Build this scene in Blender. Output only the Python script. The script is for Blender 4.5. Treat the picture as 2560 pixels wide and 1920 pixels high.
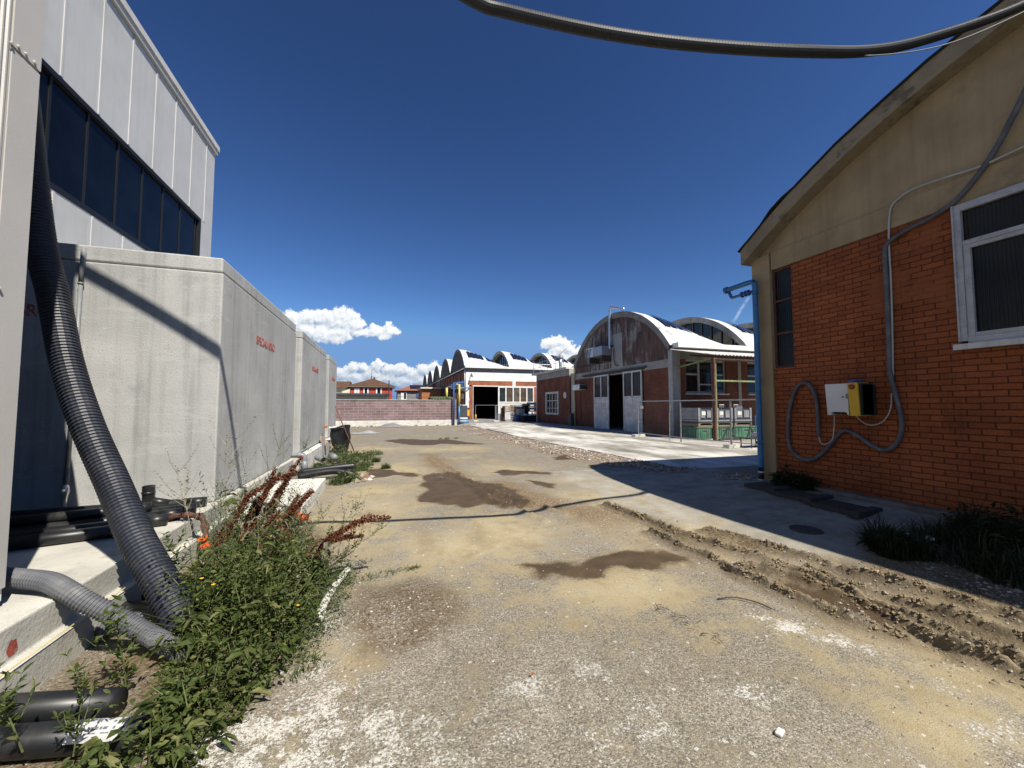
import bpy, math, random
import numpy as np
from mathutils import Vector, Matrix

# ------------------------------------------------------------------ camera, sky, sun, exposure
for o in list(bpy.data.objects): bpy.data.objects.remove(o)
scene = bpy.context.scene
COL = scene.collection
random.seed(7)
RNG = np.random.default_rng(7)

cam_data = bpy.data.cameras.new('camera')
cam_data.sensor_width = 36.0
cam_data.lens = 987.5 / 2560 * 36.0
cam_data.clip_start = 0.05
cam_data.clip_end = 3000
cam = bpy.data.objects.new('camera', cam_data)
cam.location = (0, 0, 1.55)
cam.rotation_euler = (math.pi / 2 + 0.05446, 0, -0.3111)
COL.objects.link(cam)
scene.camera = cam

LIGHT_DIR = Vector((-0.35, 0.70, -1.0)).normalized()
SUN_EL = math.atan2(1.0, math.hypot(0.35, 0.70))
SUN_AZ = math.atan2(0.35, -0.70)
sun_data = bpy.data.lights.new('sun', 'SUN')
sun_data.energy = 5.0
sun_data.angle = math.radians(0.53)
sun_data.color = (1.0, 0.94, 0.84)
sun = bpy.data.objects.new('sun', sun_data)
sun.rotation_euler = LIGHT_DIR.to_track_quat('-Z', 'Y').to_euler()
sun.location = (20, -30, 60)
COL.objects.link(sun)

scene.view_settings.view_transform = 'Standard'
scene.view_settings.look = 'None'
scene.view_settings.gamma = 1.0
scene.view_settings.exposure = 0.5
SKY_STRENGTH = 0.06
scene.cycles.max_bounces = 6
scene.cycles.diffuse_bounces = 1
scene.cycles.glossy_bounces = 3
scene.cycles.transparent_max_bounces = 8
scene.cycles.use_denoising = True


# ------------------------------------------------------------------ node helpers
class NT:
    def __init__(s, tree):
        s.t = tree
        s.n = tree.nodes
        s.l = tree.links

    def new(s, kind, **kw):
        n = s.n.new(kind)
        for k_, v in kw.items(): setattr(n, k_, v)
        return n

    def put(s, sock, v):
        if isinstance(v, bpy.types.NodeSocket): s.l.new(v, sock)
        elif v is not None:
            if sock.type == 'RGBA' and len(v) == 3: v = (*v, 1)
            sock.default_value = v

    def math(s, op, a, b=None, c=None, clamp=False):
        n = s.new('ShaderNodeMath', operation=op, use_clamp=clamp)
        s.put(n.inputs[0], a)
        if b is not None: s.put(n.inputs[1], b)
        if c is not None: s.put(n.inputs[2], c)
        return n.outputs[0]

    def vmath(s, op, a, b=None, c=None):
        n = s.new('ShaderNodeVectorMath', operation=op)
        s.put(n.inputs[0], a)
        if b is not None: s.put(n.inputs[1], b)
        if c is not None: s.put(n.inputs[2], c)
        return n.outputs['Value'] if op in ('DOT_PRODUCT', 'LENGTH', 'DISTANCE') else n.outputs[0]

    def noise(s, vec, scale, detail=4, rough=0.55, out='Fac'):
        n = s.new('ShaderNodeTexNoise')
        s.put(n.inputs['Vector'], vec)
        n.inputs['Scale'].default_value = scale
        n.inputs['Detail'].default_value = detail
        n.inputs['Roughness'].default_value = rough
        return n.outputs[out]

    def voronoi(s, vec, scale, feature='F1', out='Distance', rnd=1.0):
        n = s.new('ShaderNodeTexVoronoi', feature=feature)
        s.put(n.inputs['Vector'], vec)
        n.inputs['Scale'].default_value = scale
        n.inputs['Randomness'].default_value = rnd
        return n.outputs[out]

    def mix(s, fac, a, b, mode='MIX'):
        n = s.new('ShaderNodeMix', data_type='RGBA', blend_type=mode, clamp_factor=True)
        s.put(n.inputs[0], fac)
        s.put(n.inputs[6], a)
        s.put(n.inputs[7], b)
        return n.outputs[2]

    def ramp(s, fac, stops):
        n = s.new('ShaderNodeValToRGB')
        e = n.color_ramp.elements
        while len(e) < len(stops): e.new(0.5)
        for el, (p, c) in zip(e, stops):
            el.position = p
            el.color = (c, c, c, 1) if isinstance(c, (int, float)) else (*c, 1)
        s.put(n.inputs[0], fac)
        return n.outputs[0]

    def maprange(s, v, a, b, c=0.0, d=1.0, smooth=True):
        n = s.new('ShaderNodeMapRange', interpolation_type='SMOOTHSTEP' if smooth else 'LINEAR')
        for i, x in enumerate((v, a, b, c, d)): s.put(n.inputs[i], x)
        return n.outputs[0]

    def xyz(s, x=0.0, y=0.0, z=0.0):
        n = s.new('ShaderNodeCombineXYZ')
        for i, v in enumerate((x, y, z)): s.put(n.inputs[i], v)
        return n.outputs[0]

    def sep(s, v):
        n = s.new('ShaderNodeSeparateXYZ')
        s.put(n.inputs[0], v)
        return n.outputs

    def bump(s, h, strength=0.5, dist=0.01, normal=None):
        n = s.new('ShaderNodeBump')
        n.inputs['Strength'].default_value = strength
        n.inputs['Distance'].default_value = dist
        s.put(n.inputs['Height'], h)
        if normal is not None: s.put(n.inputs['Normal'], normal)
        return n.outputs[0]


def new_mat(name):
    m = bpy.data.materials.new(name)
    m.use_nodes = True
    nt = NT(m.node_tree)
    bs = m.node_tree.nodes['Principled BSDF']
    geo = nt.new('ShaderNodeNewGeometry')
    return m, nt, bs, geo.outputs['Position'], geo


def pbr(name, col, rough=0.6, metal=0.0, var=0.2, scale=3.0, bump=0.0, bscale=60.0, stain=None, stain_col=None,
        stain_scale=1.5, stain_lo=0.5, stain_hi=0.7, streak=0.0, spec=0.5, fine=0.0, pits=0.0):
    """plain surface with cloudy tone variation, optional blotchy stains, vertical streaks and a fine bump"""
    m, nt, bs, P, geo = new_mat(name)
    c = tuple(col)
    n1 = nt.noise(P, scale, 6, 0.6)
    f = nt.maprange(n1, 0.3, 0.7, 1 - var, 1 + var)
    col_s = nt.mix(1.0, c, nt.xyz(f, f, f), 'MULTIPLY')
    if streak:
        sp = nt.vmath('MULTIPLY', P, (9.0, 9.0, 0.35))
        n2 = nt.maprange(nt.noise(sp, 1.0, 4, 0.6), 0.45, 0.75, 1.0, 1.0 - streak)
        col_s = nt.mix(1.0, col_s, nt.xyz(n2, n2, n2), 'MULTIPLY')
    if stain_col is not None:
        n3 = nt.maprange(nt.noise(P, stain_scale, 8, 0.68), stain_lo, stain_hi)
        col_s = nt.mix(nt.math('MULTIPLY', n3, stain or 0.7), col_s, stain_col)
    if pits:
        hole = nt.math('MULTIPLY', nt.maprange(nt.voronoi(P, 30.0), .10, .16, 1, 0), nt.maprange(nt.noise(P, 2.2, 3), .50, .60))
        col_s = nt.mix(nt.math('MULTIPLY', hole, pits), col_s, (.08, .078, .07))
        crk = nt.maprange(nt.noise(nt.vmath('MULTIPLY', P, (1, 1, 5.5)), 1.7, 7, .7), .56, .64, 0, .35)
        col_s = nt.mix(crk, col_s, (.50, .50, .48))
    if fine:
        n4 = nt.maprange(nt.noise(P, 220.0, 2, 0.5), 0.3, 0.7, 1 - fine, 1 + fine)
        col_s = nt.mix(1.0, col_s, nt.xyz(n4, n4, n4), 'MULTIPLY')
    nt.put(bs.inputs['Base Color'], col_s)
    bs.inputs['Roughness'].default_value = rough
    bs.inputs['Metallic'].default_value = metal
    bs.inputs['Specular IOR Level'].default_value = spec
    if bump:
        nt.put(bs.inputs['Normal'], nt.bump(nt.noise(P, bscale, 4, 0.6), bump, 0.01))
    return m


def wall_uv(nt, P, geo):
    """(along the wall, height) for walls that face the X or the Y axis"""
    nx = nt.math('ABSOLUTE', nt.sep(geo.outputs['True Normal'])[0])
    s = nt.sep(P)
    u = nt.math('ADD', nt.math('MULTIPLY', nt.math('GREATER_THAN', nx, 0.5), s[1]),
                nt.math('MULTIPLY', nt.math('LESS_THAN', nx, 0.5), s[0]))
    return nt.xyz(u, s[2], 0.0)


def brick(name, c1, c2, mortar, w, h, gap, bump=0.6, var=0.25, rough=0.85, patches=None, lo=0.55, wob=0.006):
    m, nt, bs, P, geo = new_mat(name)
    uv = wall_uv(nt, P, geo)
    wv = nt.vmath('SCALE', nt.vmath('SUBTRACT', nt.noise(P, 7.0, 3, 0.6, 'Color'), (0.5, 0.5, 0.5)))
    wv.node.inputs['Scale'].default_value = wob * 3
    uv = nt.vmath('ADD', uv, wv)
    b = nt.new('ShaderNodeTexBrick', offset=0.5)
    nt.put(b.inputs['Vector'], uv)
    for k_, v in (('Color1', c1), ('Color2', c2), ('Mortar', mortar)): nt.put(b.inputs[k_], v)
    b.inputs['Scale'].default_value = 1.0
    b.inputs['Mortar Size'].default_value = gap
    b.inputs['Mortar Smooth'].default_value = 0.3
    b.inputs['Bias'].default_value = -0.1
    b.inputs['Brick Width'].default_value = w
    b.inputs['Row Height'].default_value = h
    n1 = nt.maprange(nt.noise(P, 0.9, 6, 0.65), 0.3, 0.7, 1 - var, 1 + var)
    n2 = nt.maprange(nt.noise(P, 40.0, 3, 0.6), 0.3, 0.7, 0.86, 1.12)
    c = nt.mix(1.0, b.outputs['Color'], nt.xyz(n1, n1, n1), 'MULTIPLY')
    c = nt.mix(1.0, c, nt.xyz(n2, n2, n2), 'MULTIPLY')
    hgt = nt.math('SUBTRACT', 1.0, b.outputs['Fac'])
    if patches is not None:
        f = nt.maprange(nt.noise(P, 0.75, 5, 0.62), lo, lo + 0.06)
        c = nt.mix(nt.math('MULTIPLY', f, 0.75), c, patches)
        hgt = nt.math('MULTIPLY', hgt, nt.math('SUBTRACT', 1.0, nt.math('MULTIPLY', f, 0.8)))
    salt = nt.maprange(nt.noise(P, 1.6, 8, .72), .60, .74, 0, .22)
    c = nt.mix(salt, c, (.42, .36, .30))
    soot = nt.maprange(nt.noise(nt.vmath('MULTIPLY', P, (2.5, 2.5, .6)), 1.1, 7, .7), .55, .72, 0, .5)
    c = nt.mix(soot, c, (.07, .035, .022))
    nt.put(bs.inputs['Base Color'], c)
    bs.inputs['Roughness'].default_value = rough
    bs.inputs['Specular IOR Level'].default_value = 0.25
    hh = nt.math('ADD', hgt, nt.math('MULTIPLY', nt.noise(P, 90.0, 3, 0.6), 0.35))
    nt.put(bs.inputs['Normal'], nt.bump(hh, bump, 0.012))
    return m


def glass(name, col=(0.012, 0.014, 0.016), rough=0.06, ribs=0.0, spec=0.5):
    m, nt, bs, P, geo = new_mat(name)
    f = nt.maprange(nt.noise(P, 2.0, 3), 0.3, 0.7, 0.7, 1.3)
    nt.put(bs.inputs['Base Color'], nt.mix(1.0, col, nt.xyz(f, f, f), 'MULTIPLY'))
    bs.inputs['Roughness'].default_value = rough
    bs.inputs['Specular IOR Level'].default_value = spec
    if ribs:
        s = nt.sep(P)
        w = nt.math('SINE', nt.math('MULTIPLY', s[1], 2 * math.pi / ribs))
        nt.put(bs.inputs['Normal'], nt.bump(w, 0.35, 0.004))
    else:
        nt.put(bs.inputs['Normal'], nt.bump(nt.noise(P, 1.3, 2), 0.04, 0.02))
    return m


def leaf_mat(name, c1, c2, c3=None, transl=0.35):
    m, nt, bs, P, geo = new_mat(name)
    r = geo.outputs['Random Per Island']
    stops = [(0.0, c1), (0.7, c2), (1.0, c3 or c2)]
    c = nt.ramp(r, stops)
    n1 = nt.maprange(nt.noise(P, 9.0, 4), 0.3, 0.7, 0.7, 1.3)
    c = nt.mix(1.0, c, nt.xyz(n1, n1, n1), 'MULTIPLY')
    nt.put(bs.inputs['Base Color'], c)
    bs.inputs['Roughness'].default_value = 0.55
    bs.inputs['Specular IOR Level'].default_value = 0.3
    tr = nt.new('ShaderNodeBsdfTranslucent')
    nt.put(tr.inputs['Color'], c)
    mx = nt.new('ShaderNodeMixShader')
    mx.inputs[0].default_value = transl
    nt.l.new(bs.outputs[0], mx.inputs[1])
    nt.l.new(tr.outputs[0], mx.inputs[2])
    nt.l.new(mx.outputs[0], m.node_tree.nodes['Material Output'].inputs['Surface'])
    return m


# ------------------------------------------------------------------ world: Nishita sky with cumulus by direction
def build_world():
    w = bpy.data.worlds.new('World')
    scene.world = w
    w.use_nodes = True
    nt = NT(w.node_tree)
    bg = w.node_tree.nodes['Background']
    sky = nt.new('ShaderNodeTexSky', sky_type='NISHITA')
    sky.sun_disc = False
    sky.sun_elevation = SUN_EL
    sky.sun_rotation = SUN_AZ
    sky.altitude = 0
    sky.air_density = 1.0
    sky.dust_density = 0.35
    sky.ozone_density = 3.5
    hs = nt.new('ShaderNodeHueSaturation')
    hs.inputs['Saturation'].default_value = 1.0
    hs.inputs['Value'].default_value = 0.505
    gm = nt.new('ShaderNodeGamma')
    gm.inputs['Gamma'].default_value = 1.52
    nt.l.new(sky.outputs[0], gm.inputs['Color'])
    nt.l.new(gm.outputs[0], hs.inputs['Color'])
    # cap the sky's glow round the sun, behind the camera, to deepen the shade
    sky_c = nt.vmath('MINIMUM', nt.vmath('MULTIPLY', hs.outputs[0], (.90, .99, 1.09)), (2.1, 4.2, 8.1))
    tc = nt.new('ShaderNodeTexCoord')
    D = nt.sep(tc.outputs['Generated'])
    az = nt.math('MULTIPLY', nt.math('ARCTAN2', D[0], D[1]), 57.29578)
    el = nt.math('MULTIPLY', nt.math('ARCSINE', D[2]), 57.29578)
    p = nt.xyz(az, el, 0.0)
    # (azimuth, elevation, half width, half height) in degrees
    big = [(-11.2, 10.9, 1.3, 1.1), (-9.7, 11.2, 1.3, .9), (-8.5, 11.4, 1.1, .9), (-7.2, 11.3, 1.2, 1.1), (-6.0, 11.4, 1.5, 1.5),
           (-4.8, 11.3, 1.5, 1.5), (-4.0, 10.8, 1.2, 1.3), (-9.6, 9.6, 1.6, .9), (-8.0, 9.4, 1.6, 1.1), (-6.8, 9.3, 1.5, 1.2), (-5.6, 9.6, 1.3, 1.2),
           (-3.8, 9.9, 1.0, .7), (-2.5, 9.9, 1.1, .65), (-1.2, 10.2, 1.1, .8), (0.2, 10.5, 1.0, .9), (.9, 10.2, .8, .7), (-.2, 9.5, 1.1, .5), (-13, 10.2, 2.0, 1.4)]
    low = [(-5.4, 4.4, 1.2, .9), (-4.2, 5.2, 1.1, .7), (-2.8, 5.2, .9, .6), (-1.1, 5.5, .9, .8), (-1.9, 4.4, 1.5, .8), (.7, 4.9, 1.3, .8),
           (2.1, 5.1, 1.1, .8), (3.5, 4.5, 1.3, .9), (5.2, 5.1, 1.0, .8), (6.5, 5.5, .9, .8), (6.9, 4.5, 1.2, .9), (-3.7, 3.7, 1.6, .8), (-.2, 3.7, 1.9, .8),
           (2.6, 3.4, 2.2, .8), (5.4, 3.5, 2.0, .8), (-5.6, 2.9, 1.8, .7), (-7.5, 4.0, 1.8, 1.2), (9.0, 3.8, 1.8, 1.2)]
    right = [(23.0, 8.9, .9, .8), (24.0, 9.0, 1.0, .95), (25.0, 9.0, 1.1, .95), (26.0, 8.4, 1.0, .9), (24.6, 7.9, 1.3, .9), (23.7, 7.1, 1.0, .8),
             (25.0, 7.0, 1.3, .8), (26.6, 7.0, 1.2, .7), (27.3, 7.8, .7, .6), (24.2, 6.0, 1.6, .9), (26.2, 5.9, 1.8, .9), (28.5, 5.6, 1.5, .8)]
    g = bpy.data.node_groups.new('cloud_field', 'ShaderNodeTree')
    g.interface.new_socket('p', in_out='INPUT', socket_type='NodeSocketVector')
    g.interface.new_socket('d', in_out='OUTPUT', socket_type='NodeSocketFloat')
    gt = NT(g)
    gi, go = gt.new('NodeGroupInput'), gt.new('NodeGroupOutput')
    pin = gi.outputs[0]
    w1 = gt.vmath('MULTIPLY', gt.vmath('SUBTRACT', gt.noise(pin, 0.75, 5, 0.6, 'Color'), (.5, .5, .5)), (2.0, 1.5, 0))
    q = gt.vmath('ADD', pin, w1)
    acc = None
    for (a, e, ra, re) in big + low + right:
        v = gt.vmath('MULTIPLY', gt.vmath('SUBTRACT', q, (a, e, 0)), (.93 / ra, .88 / re, 0))
        d2 = gt.vmath('DOT_PRODUCT', v, v)
        if acc is None: acc = d2
        else:
            n = gt.new('ShaderNodeMath', operation='SMOOTH_MIN')
            gt.put(n.inputs[0], acc)
            gt.put(n.inputs[1], d2)
            n.inputs[2].default_value = 0.12
            acc = n.outputs[0]
    f1 = gt.math('SUBTRACT', gt.noise(pin, 1.6, 7, 0.62), 0.5)
    f2 = gt.math('SUBTRACT', 0.45, gt.voronoi(q, 1.5, 'SMOOTH_F1'))
    d = gt.math('ADD', gt.math('SUBTRACT', 1.0, acc), gt.math('MULTIPLY', f1, 1.7))
    d = gt.math('ADD', d, gt.math('MULTIPLY', f2, 0.5))
    gt.l.new(d, go.inputs[0])

    def field(v):
        n = nt.new('ShaderNodeGroup')
        n.node_tree = g
        nt.put(n.inputs[0], v)
        return n.outputs[0]
    d0 = field(p)
    d1 = field(nt.vmath('ADD', p, (0.22, 0.5, 0)))
    alpha = nt.maprange(d0, -0.10, 0.42)
    alpha = nt.math('MULTIPLY', alpha, nt.maprange(el, 1.0, 4.5, 0.55, 1.0))
    lit = nt.math('ADD', nt.math('MULTIPLY', nt.math('SUBTRACT', d0, d1), 0.40), 0.74, clamp=True)
    lit = nt.math('MULTIPLY', lit, nt.maprange(el, 2.0, 8.5, 0.66, 1.0), clamp=True)
    k = 1.0 / SKY_STRENGTH
    cc = nt.ramp(lit, [(0.0, (.20, .28, .40)), (0.45, (.42, .50, .60)), (0.8, (.80, .83, .87)), (1.0, (.92, .92, .92))])
    cc = nt.vmath('SCALE', cc)
    cc.node.inputs['Scale'].default_value = k * 0.80
    # thin vapour trail behind the blue pipe
    t = nt.math('ABSOLUTE', nt.math('SUBTRACT', nt.math('SUBTRACT', az, 48.0), nt.math('MULTIPLY', nt.math('SUBTRACT', el, 11.6), 0.62)))
    tr = nt.math('MULTIPLY', nt.maprange(t, 0.0, 0.35, 1, 0), nt.maprange(nt.math('ABSOLUTE', nt.math('SUBTRACT', el, 11.8)), 0.6, 2.6, 1, 0))
    tr = nt.math('MULTIPLY', tr, nt.maprange(nt.noise(p, 1.2, 4), 0.3, 0.75, 0.05, 0.4))
    c = nt.mix(alpha, sky_c, cc)
    c = nt.mix(tr, c, (0.75 * k, 0.82 * k, 0.9 * k))
    nt.l.new(c, bg.inputs['Color'])
    bg.inputs['Strength'].default_value = SKY_STRENGTH


build_world()


# ------------------------------------------------------------------ mesh helpers
def tag(o, label=None, cat=None, group=None, kind=None):
    if label: o['label'] = label
    if cat: o['category'] = cat
    if group: o['group'] = group
    if kind: o['kind'] = kind
    return o


def thing(name, label, cat, loc, group=None):
    o = bpy.data.objects.new(name, None)
    o.empty_display_size = 0.2
    COL.objects.link(o)
    o.location = loc
    return tag(o, label, cat, group)


def wloc(o):
    p = Vector((0, 0, 0))
    while o is not None:
        p += o.location
        o = o.parent
    return p


class MB:
    def __init__(s): s.v, s.f = [], []

    def add(s, vs, fs):
        b = len(s.v)
        s.v += [tuple(map(float, v)) for v in vs]
        s.f += [tuple(b + i for i in f) for f in fs]
        return s

    def box(s, x0, x1, y0, y1, z0, z1):
        vs = [(x, y, z) for z in (z0, z1) for (x, y) in ((x0, y0), (x1, y0), (x1, y1), (x0, y1))]
        return s.add(vs, [(0, 3, 2, 1), (4, 5, 6, 7), (0, 1, 5, 4), (1, 2, 6, 5), (2, 3, 7, 6), (3, 0, 4, 7)])

    def obox(s, c, u, v, w):
        """box with centre c and half-axis vectors u, v, w"""
        c, u, v, w = map(Vector, (c, u, v, w))
        vs = [c + a * u + b * v + d * w for d in (-1, 1) for (a, b) in ((-1, -1), (1, -1), (1, 1), (-1, 1))]
        return s.add(vs, [(0, 3, 2, 1), (4, 5, 6, 7), (0, 1, 5, 4), (1, 2, 6, 5), (2, 3, 7, 6), (3, 0, 4, 7)])

    def bar(s, a, b, w, h=None, up=(0, 0, 1)):
        a, b = Vector(a), Vector(b)
        d = (b - a)
        u = d.cross(Vector(up))
        if u.length < 1e-6: u = d.cross(Vector((1, 0, 0)))
        u.normalize()
        v = u.cross(d).normalized()
        return s.obox((a + b) / 2, d / 2, u * w / 2, v * (h or w) / 2)

    def prism(s, poly, axis, a, b):
        """poly in the two other axes (cyclic order), extruded along axis from a to b"""
        n = len(poly)
        put = {'x': lambda p, t: (t, p[0], p[1]), 'y': lambda p, t: (p[0], t, p[1]), 'z': lambda p, t: (p[0], p[1], t)}[axis]
        vs = [put(p, a) for p in poly] + [put(p, b) for p in poly]
        fs = [tuple(range(n - 1, -1, -1)), tuple(range(n, 2 * n))]
        fs += [(i, (i + 1) % n, n + (i + 1) % n, n + i) for i in range(n)]
        return s.add(vs, fs)

    def tube(s, path, r, n=10, cap=True):
        P = [Vector(p) for p in path]
        R = r if isinstance(r, (list, tuple, np.ndarray)) else [r] * len(P)
        T = []
        for i in range(len(P)):
            t = P[min(i + 1, len(P) - 1)] - P[max(i - 1, 0)]
            T.append(t.normalized() if t.length > 1e-9 else Vector((0, 0, 1)))
        u = T[0].cross(Vector((0, 0, 1)))
        if u.length < 1e-3: u = T[0].cross(Vector((1, 0, 0)))
        u.normalize()
        vs, fs = [], []
        for i, p in enumerate(P):
            u = (u - T[i] * u.dot(T[i])).normalized()
            w = T[i].cross(u)
            for k_ in range(n):
                a = 2 * math.pi * k_ / n
                vs.append(p + (u * math.cos(a) + w * math.sin(a)) * R[i])
        for i in range(len(P) - 1):
            for k_ in range(n):
                a, b = i * n + k_, i * n + (k_ + 1) % n
                fs.append((a, b, b + n, a + n))
        if cap:
            fs.append(tuple(range(n - 1, -1, -1)))
            fs.append(tuple((len(P) - 1) * n + k_ for k_ in range(n)))
        return s.add(vs, fs)

    def grid(s, fn, nu, nv):
        vs = [fn(i / nu, j / nv) for i in range(nu + 1) for j in range(nv + 1)]
        fs = [(i * (nv + 1) + j, (i + 1) * (nv + 1) + j, (i + 1) * (nv + 1) + j + 1, i * (nv + 1) + j + 1) for i in range(nu) for j in range(nv)]
        return s.add(vs, fs)

    def build(s, name, mat, parent=None, smooth=False, bevel=0.0, label=None):
        V = np.array(s.v, dtype=float)
        if parent is not None: base = wloc(parent)
        else:
            lo, hi = V.min(0), V.max(0)
            base = Vector(((lo[0] + hi[0]) / 2, (lo[1] + hi[1]) / 2, lo[2]))
        V = V - np.array(base)
        me = bpy.data.meshes.new(name)
        me.from_pydata(V.tolist(), [], s.f)
        me.update()
        if smooth: me.polygons.foreach_set('use_smooth', [True] * len(me.polygons))
        if mat: me.materials.append(mat)
        o = bpy.data.objects.new(name, me)
        COL.objects.link(o)
        if parent is not None: o.parent = parent
        else: o.location = base
        if bevel:
            b = o.modifiers.new('bevel', 'BEVEL')
            b.width, b.segments, b.limit_method = bevel, 2, 'ANGLE'
        if label: o['label'] = label
        return o


def spline(pts, step=0.05):
    """Catmull-Rom through the points, resampled evenly"""
    P = np.array(pts, float)
    Q = np.vstack([2 * P[0] - P[1], P, 2 * P[-1] - P[-2]])
    out = []
    for i in range(1, len(Q) - 2):
        p0, p1, p2, p3 = Q[i - 1:i + 3]
        for t in np.linspace(0, 1, 40, endpoint=False):
            out.append(0.5 * (2 * p1 + (p2 - p0) * t + (2 * p0 - 5 * p1 + 4 * p2 - p3) * t * t + (3 * p1 - p0 - 3 * p2 + p3) * t ** 3))
    out.append(P[-1])
    out = np.array(out)
    L = np.concatenate([[0], np.cumsum(np.linalg.norm(np.diff(out, axis=0), axis=1))])
    n = max(2, int(L[-1] / step) + 1)
    tt = np.linspace(0, L[-1], n)
    return np.stack([np.interp(tt, L, out[:, k_]) for k_ in range(3)], 1)


def corrugated(pts, r, pitch, depth=0.12, n=18):
    path = spline(pts, pitch / 4)
    prof = [1.0, 1.0, 1.0 - depth, 1.0 - depth]
    R = [r * prof[i % 4] for i in range(len(path))]
    return MB().tube(path, R, n)


def copy_tree(o, parent=None):
    c = o.copy()
    COL.objects.link(c)
    c.parent = parent
    for ch in list(o.children): copy_tree(ch, c)
    return c


def lettering(text, size, origin, right, mat, parent, name='lettering', squeeze=1.0, depth=0.002, width=None):
    cu = bpy.data.curves.new('letters', 'FONT')
    cu.body = text
    cu.size = size
    cu.extrude = depth
    cu.offset = size * 0.012
    tmp = bpy.data.objects.new('letters', cu)
    COL.objects.link(tmp)
    bpy.context.view_layer.update()
    me = bpy.data.meshes.new_from_object(tmp.evaluated_get(bpy.context.evaluated_depsgraph_get()))
    bpy.data.objects.remove(tmp)
    n = len(me.vertices)
    co = np.zeros(n * 3)
    me.vertices.foreach_get('co', co)
    co = co.reshape(-1, 3)
    if width: squeeze = width / (co[:, 0].max() - co[:, 0].min())
    co[:, 0] = (co[:, 0] - co[:, 0].min()) * squeeze
    r = np.array(right, float)
    up = np.array((0, 0, 1.0))
    nrm = np.cross(r, up)
    W = np.array(origin) + co[:, :1] * r + co[:, 1:2] * up + co[:, 2:3] * nrm
    W = W - np.array(wloc(parent))
    me.vertices.foreach_set('co', W.reshape(-1))
    me.update()
    me.materials.clear()
    me.materials.append(mat)
    o = bpy.data.objects.new(name, me)
    COL.objects.link(o)
    o.parent = parent
    return o


# ------------------------------------------------------------------ numpy noise and ground helpers
def vnoise(x, y, seed=0):
    xi, yi = np.floor(x).astype(np.int64), np.floor(y).astype(np.int64)
    xf, yf = x - xi, y - yi

    def h(a, b):
        v = (a * 374761393 + b * 668265263 + seed * 144665) & 0x7fffffff
        v = ((v ^ (v >> 13)) * 1274126177) & 0x7fffffff
        return ((v ^ (v >> 16)) & 0xffff) / 65535.0
    u, w = xf * xf * (3 - 2 * xf), yf * yf * (3 - 2 * yf)
    return (h(xi, yi) * (1 - u) + h(xi + 1, yi) * u) * (1 - w) + (h(xi, yi + 1) * (1 - u) + h(xi + 1, yi + 1) * u) * w


def fbm(x, y, seed=0, oct=4):
    a, t, s = 0.5, 0.0, 0.0
    for i in range(oct):
        t = t + a * vnoise(x * 2 ** i, y * 2 ** i, seed + i * 17)
        s += a
        a *= 0.5
    return t / s


def sstep(a, b, x):
    t = np.clip((x - a) / (b - a), 0, 1)
    return t * t * (3 - 2 * t)


def seg_dist(X, Y, poly, closed=False):
    d = np.full(X.shape, 1e9)
    n = len(poly)
    for i in range(n if closed else n - 1):
        (ax, ay), (bx, by) = poly[i], poly[(i + 1) % n]
        vx, vy = bx - ax, by - ay
        t = np.clip(((X - ax) * vx + (Y - ay) * vy) / (vx * vx + vy * vy + 1e-12), 0, 1)
        d = np.minimum(d, np.hypot(X - ax - t * vx, Y - ay - t * vy))
    return d


def sdist(X, Y, poly):
    d = seg_dist(X, Y, poly, True)
    ins = np.zeros(X.shape, bool)
    n = len(poly)
    for i in range(n):
        (ax, ay), (bx, by) = poly[i], poly[(i + 1) % n]
        if ay == by: continue
        c = ((ay > Y) != (by > Y)) & (X < (bx - ax) * (Y - ay) / (by - ay) + ax)
        ins ^= c
    return np.where(ins, -d, d)

# ------------------------------------------------------------------ ground: one sheet, ruts and ridges as relief, dirt by masks laid out in the yard
WET = [
    [(0.62, 8.12), (0.8, 8.39), (0.83, 9.03), (1.28, 9.41), (1.65, 9.07), (1.7, 8.27), (1.91, 8.03), (2.12, 7.63), (2.29, 6.99), (2.3, 6.36), (2.19, 5.86), (1.96, 5.69), (1.76, 5.9), (1.57, 6.1), (1.32, 6.04), (1.03, 6.18), (0.79, 6.46), (0.61, 6.62), (0.58, 7.08), (0.71, 7.36)],
    [(2.34, 8.96), (2.85, 9.18), (3.32, 8.87), (3.66, 8.53), (3.5, 8.37), (3.11, 8.6), (2.59, 8.56)],
    [(2.77, 7.84), (3.1, 7.65), (3.21, 7.28), (3.14, 6.92), (3.03, 6.96), (2.84, 7.4)],
    [(-0.03, 18.46), (0.78, 19.21), (1.93, 18.24), (2.77, 18.39), (3.28, 16.64), (4.04, 15.49), (3.09, 15.67), (2.21, 16.28), (1.66, 15.69), (0.95, 16.17), (0.4, 17.35)],
    [(-0.29, 10.38), (0.13, 10.01), (0.46, 9.46), (0.78, 9.15), (0.69, 8.93), (0.22, 9.32), (-0.0, 9.01), (-0.4, 9.14)],
    [(1.21, 3.68), (1.48, 3.71), (1.96, 3.66), (2.4, 3.7), (2.77, 3.7), (2.96, 3.45), (2.91, 3.22), (2.7, 3.26), (2.38, 3.33), (2.14, 3.31), (1.9, 3.27), (1.64, 3.36), (1.46, 3.47)],
    [(3.32, 2.66), (3.59, 2.52), (3.62, 2.23), (3.54, 1.87), (3.34, 1.94), (3.25, 2.15), (3.26, 2.43)],
    [(4.75, 11.0), (5.25, 11.11), (5.47, 10.59), (5.02, 10.33), (4.68, 10.5)],
]
DAMP = [
    [(-0.27, 3.25), (-0.09, 3.65), (0.22, 3.7), (0.52, 3.53), (0.61, 3.18), (0.45, 2.71), (0.22, 2.63), (-0.01, 2.75), (-0.22, 2.98)],
    [(3.53, 4.14), (3.96, 3.98), (4.1, 3.57), (4.06, 3.21), (3.82, 3.25), (3.61, 3.64), (3.48, 3.96)],
]
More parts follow.
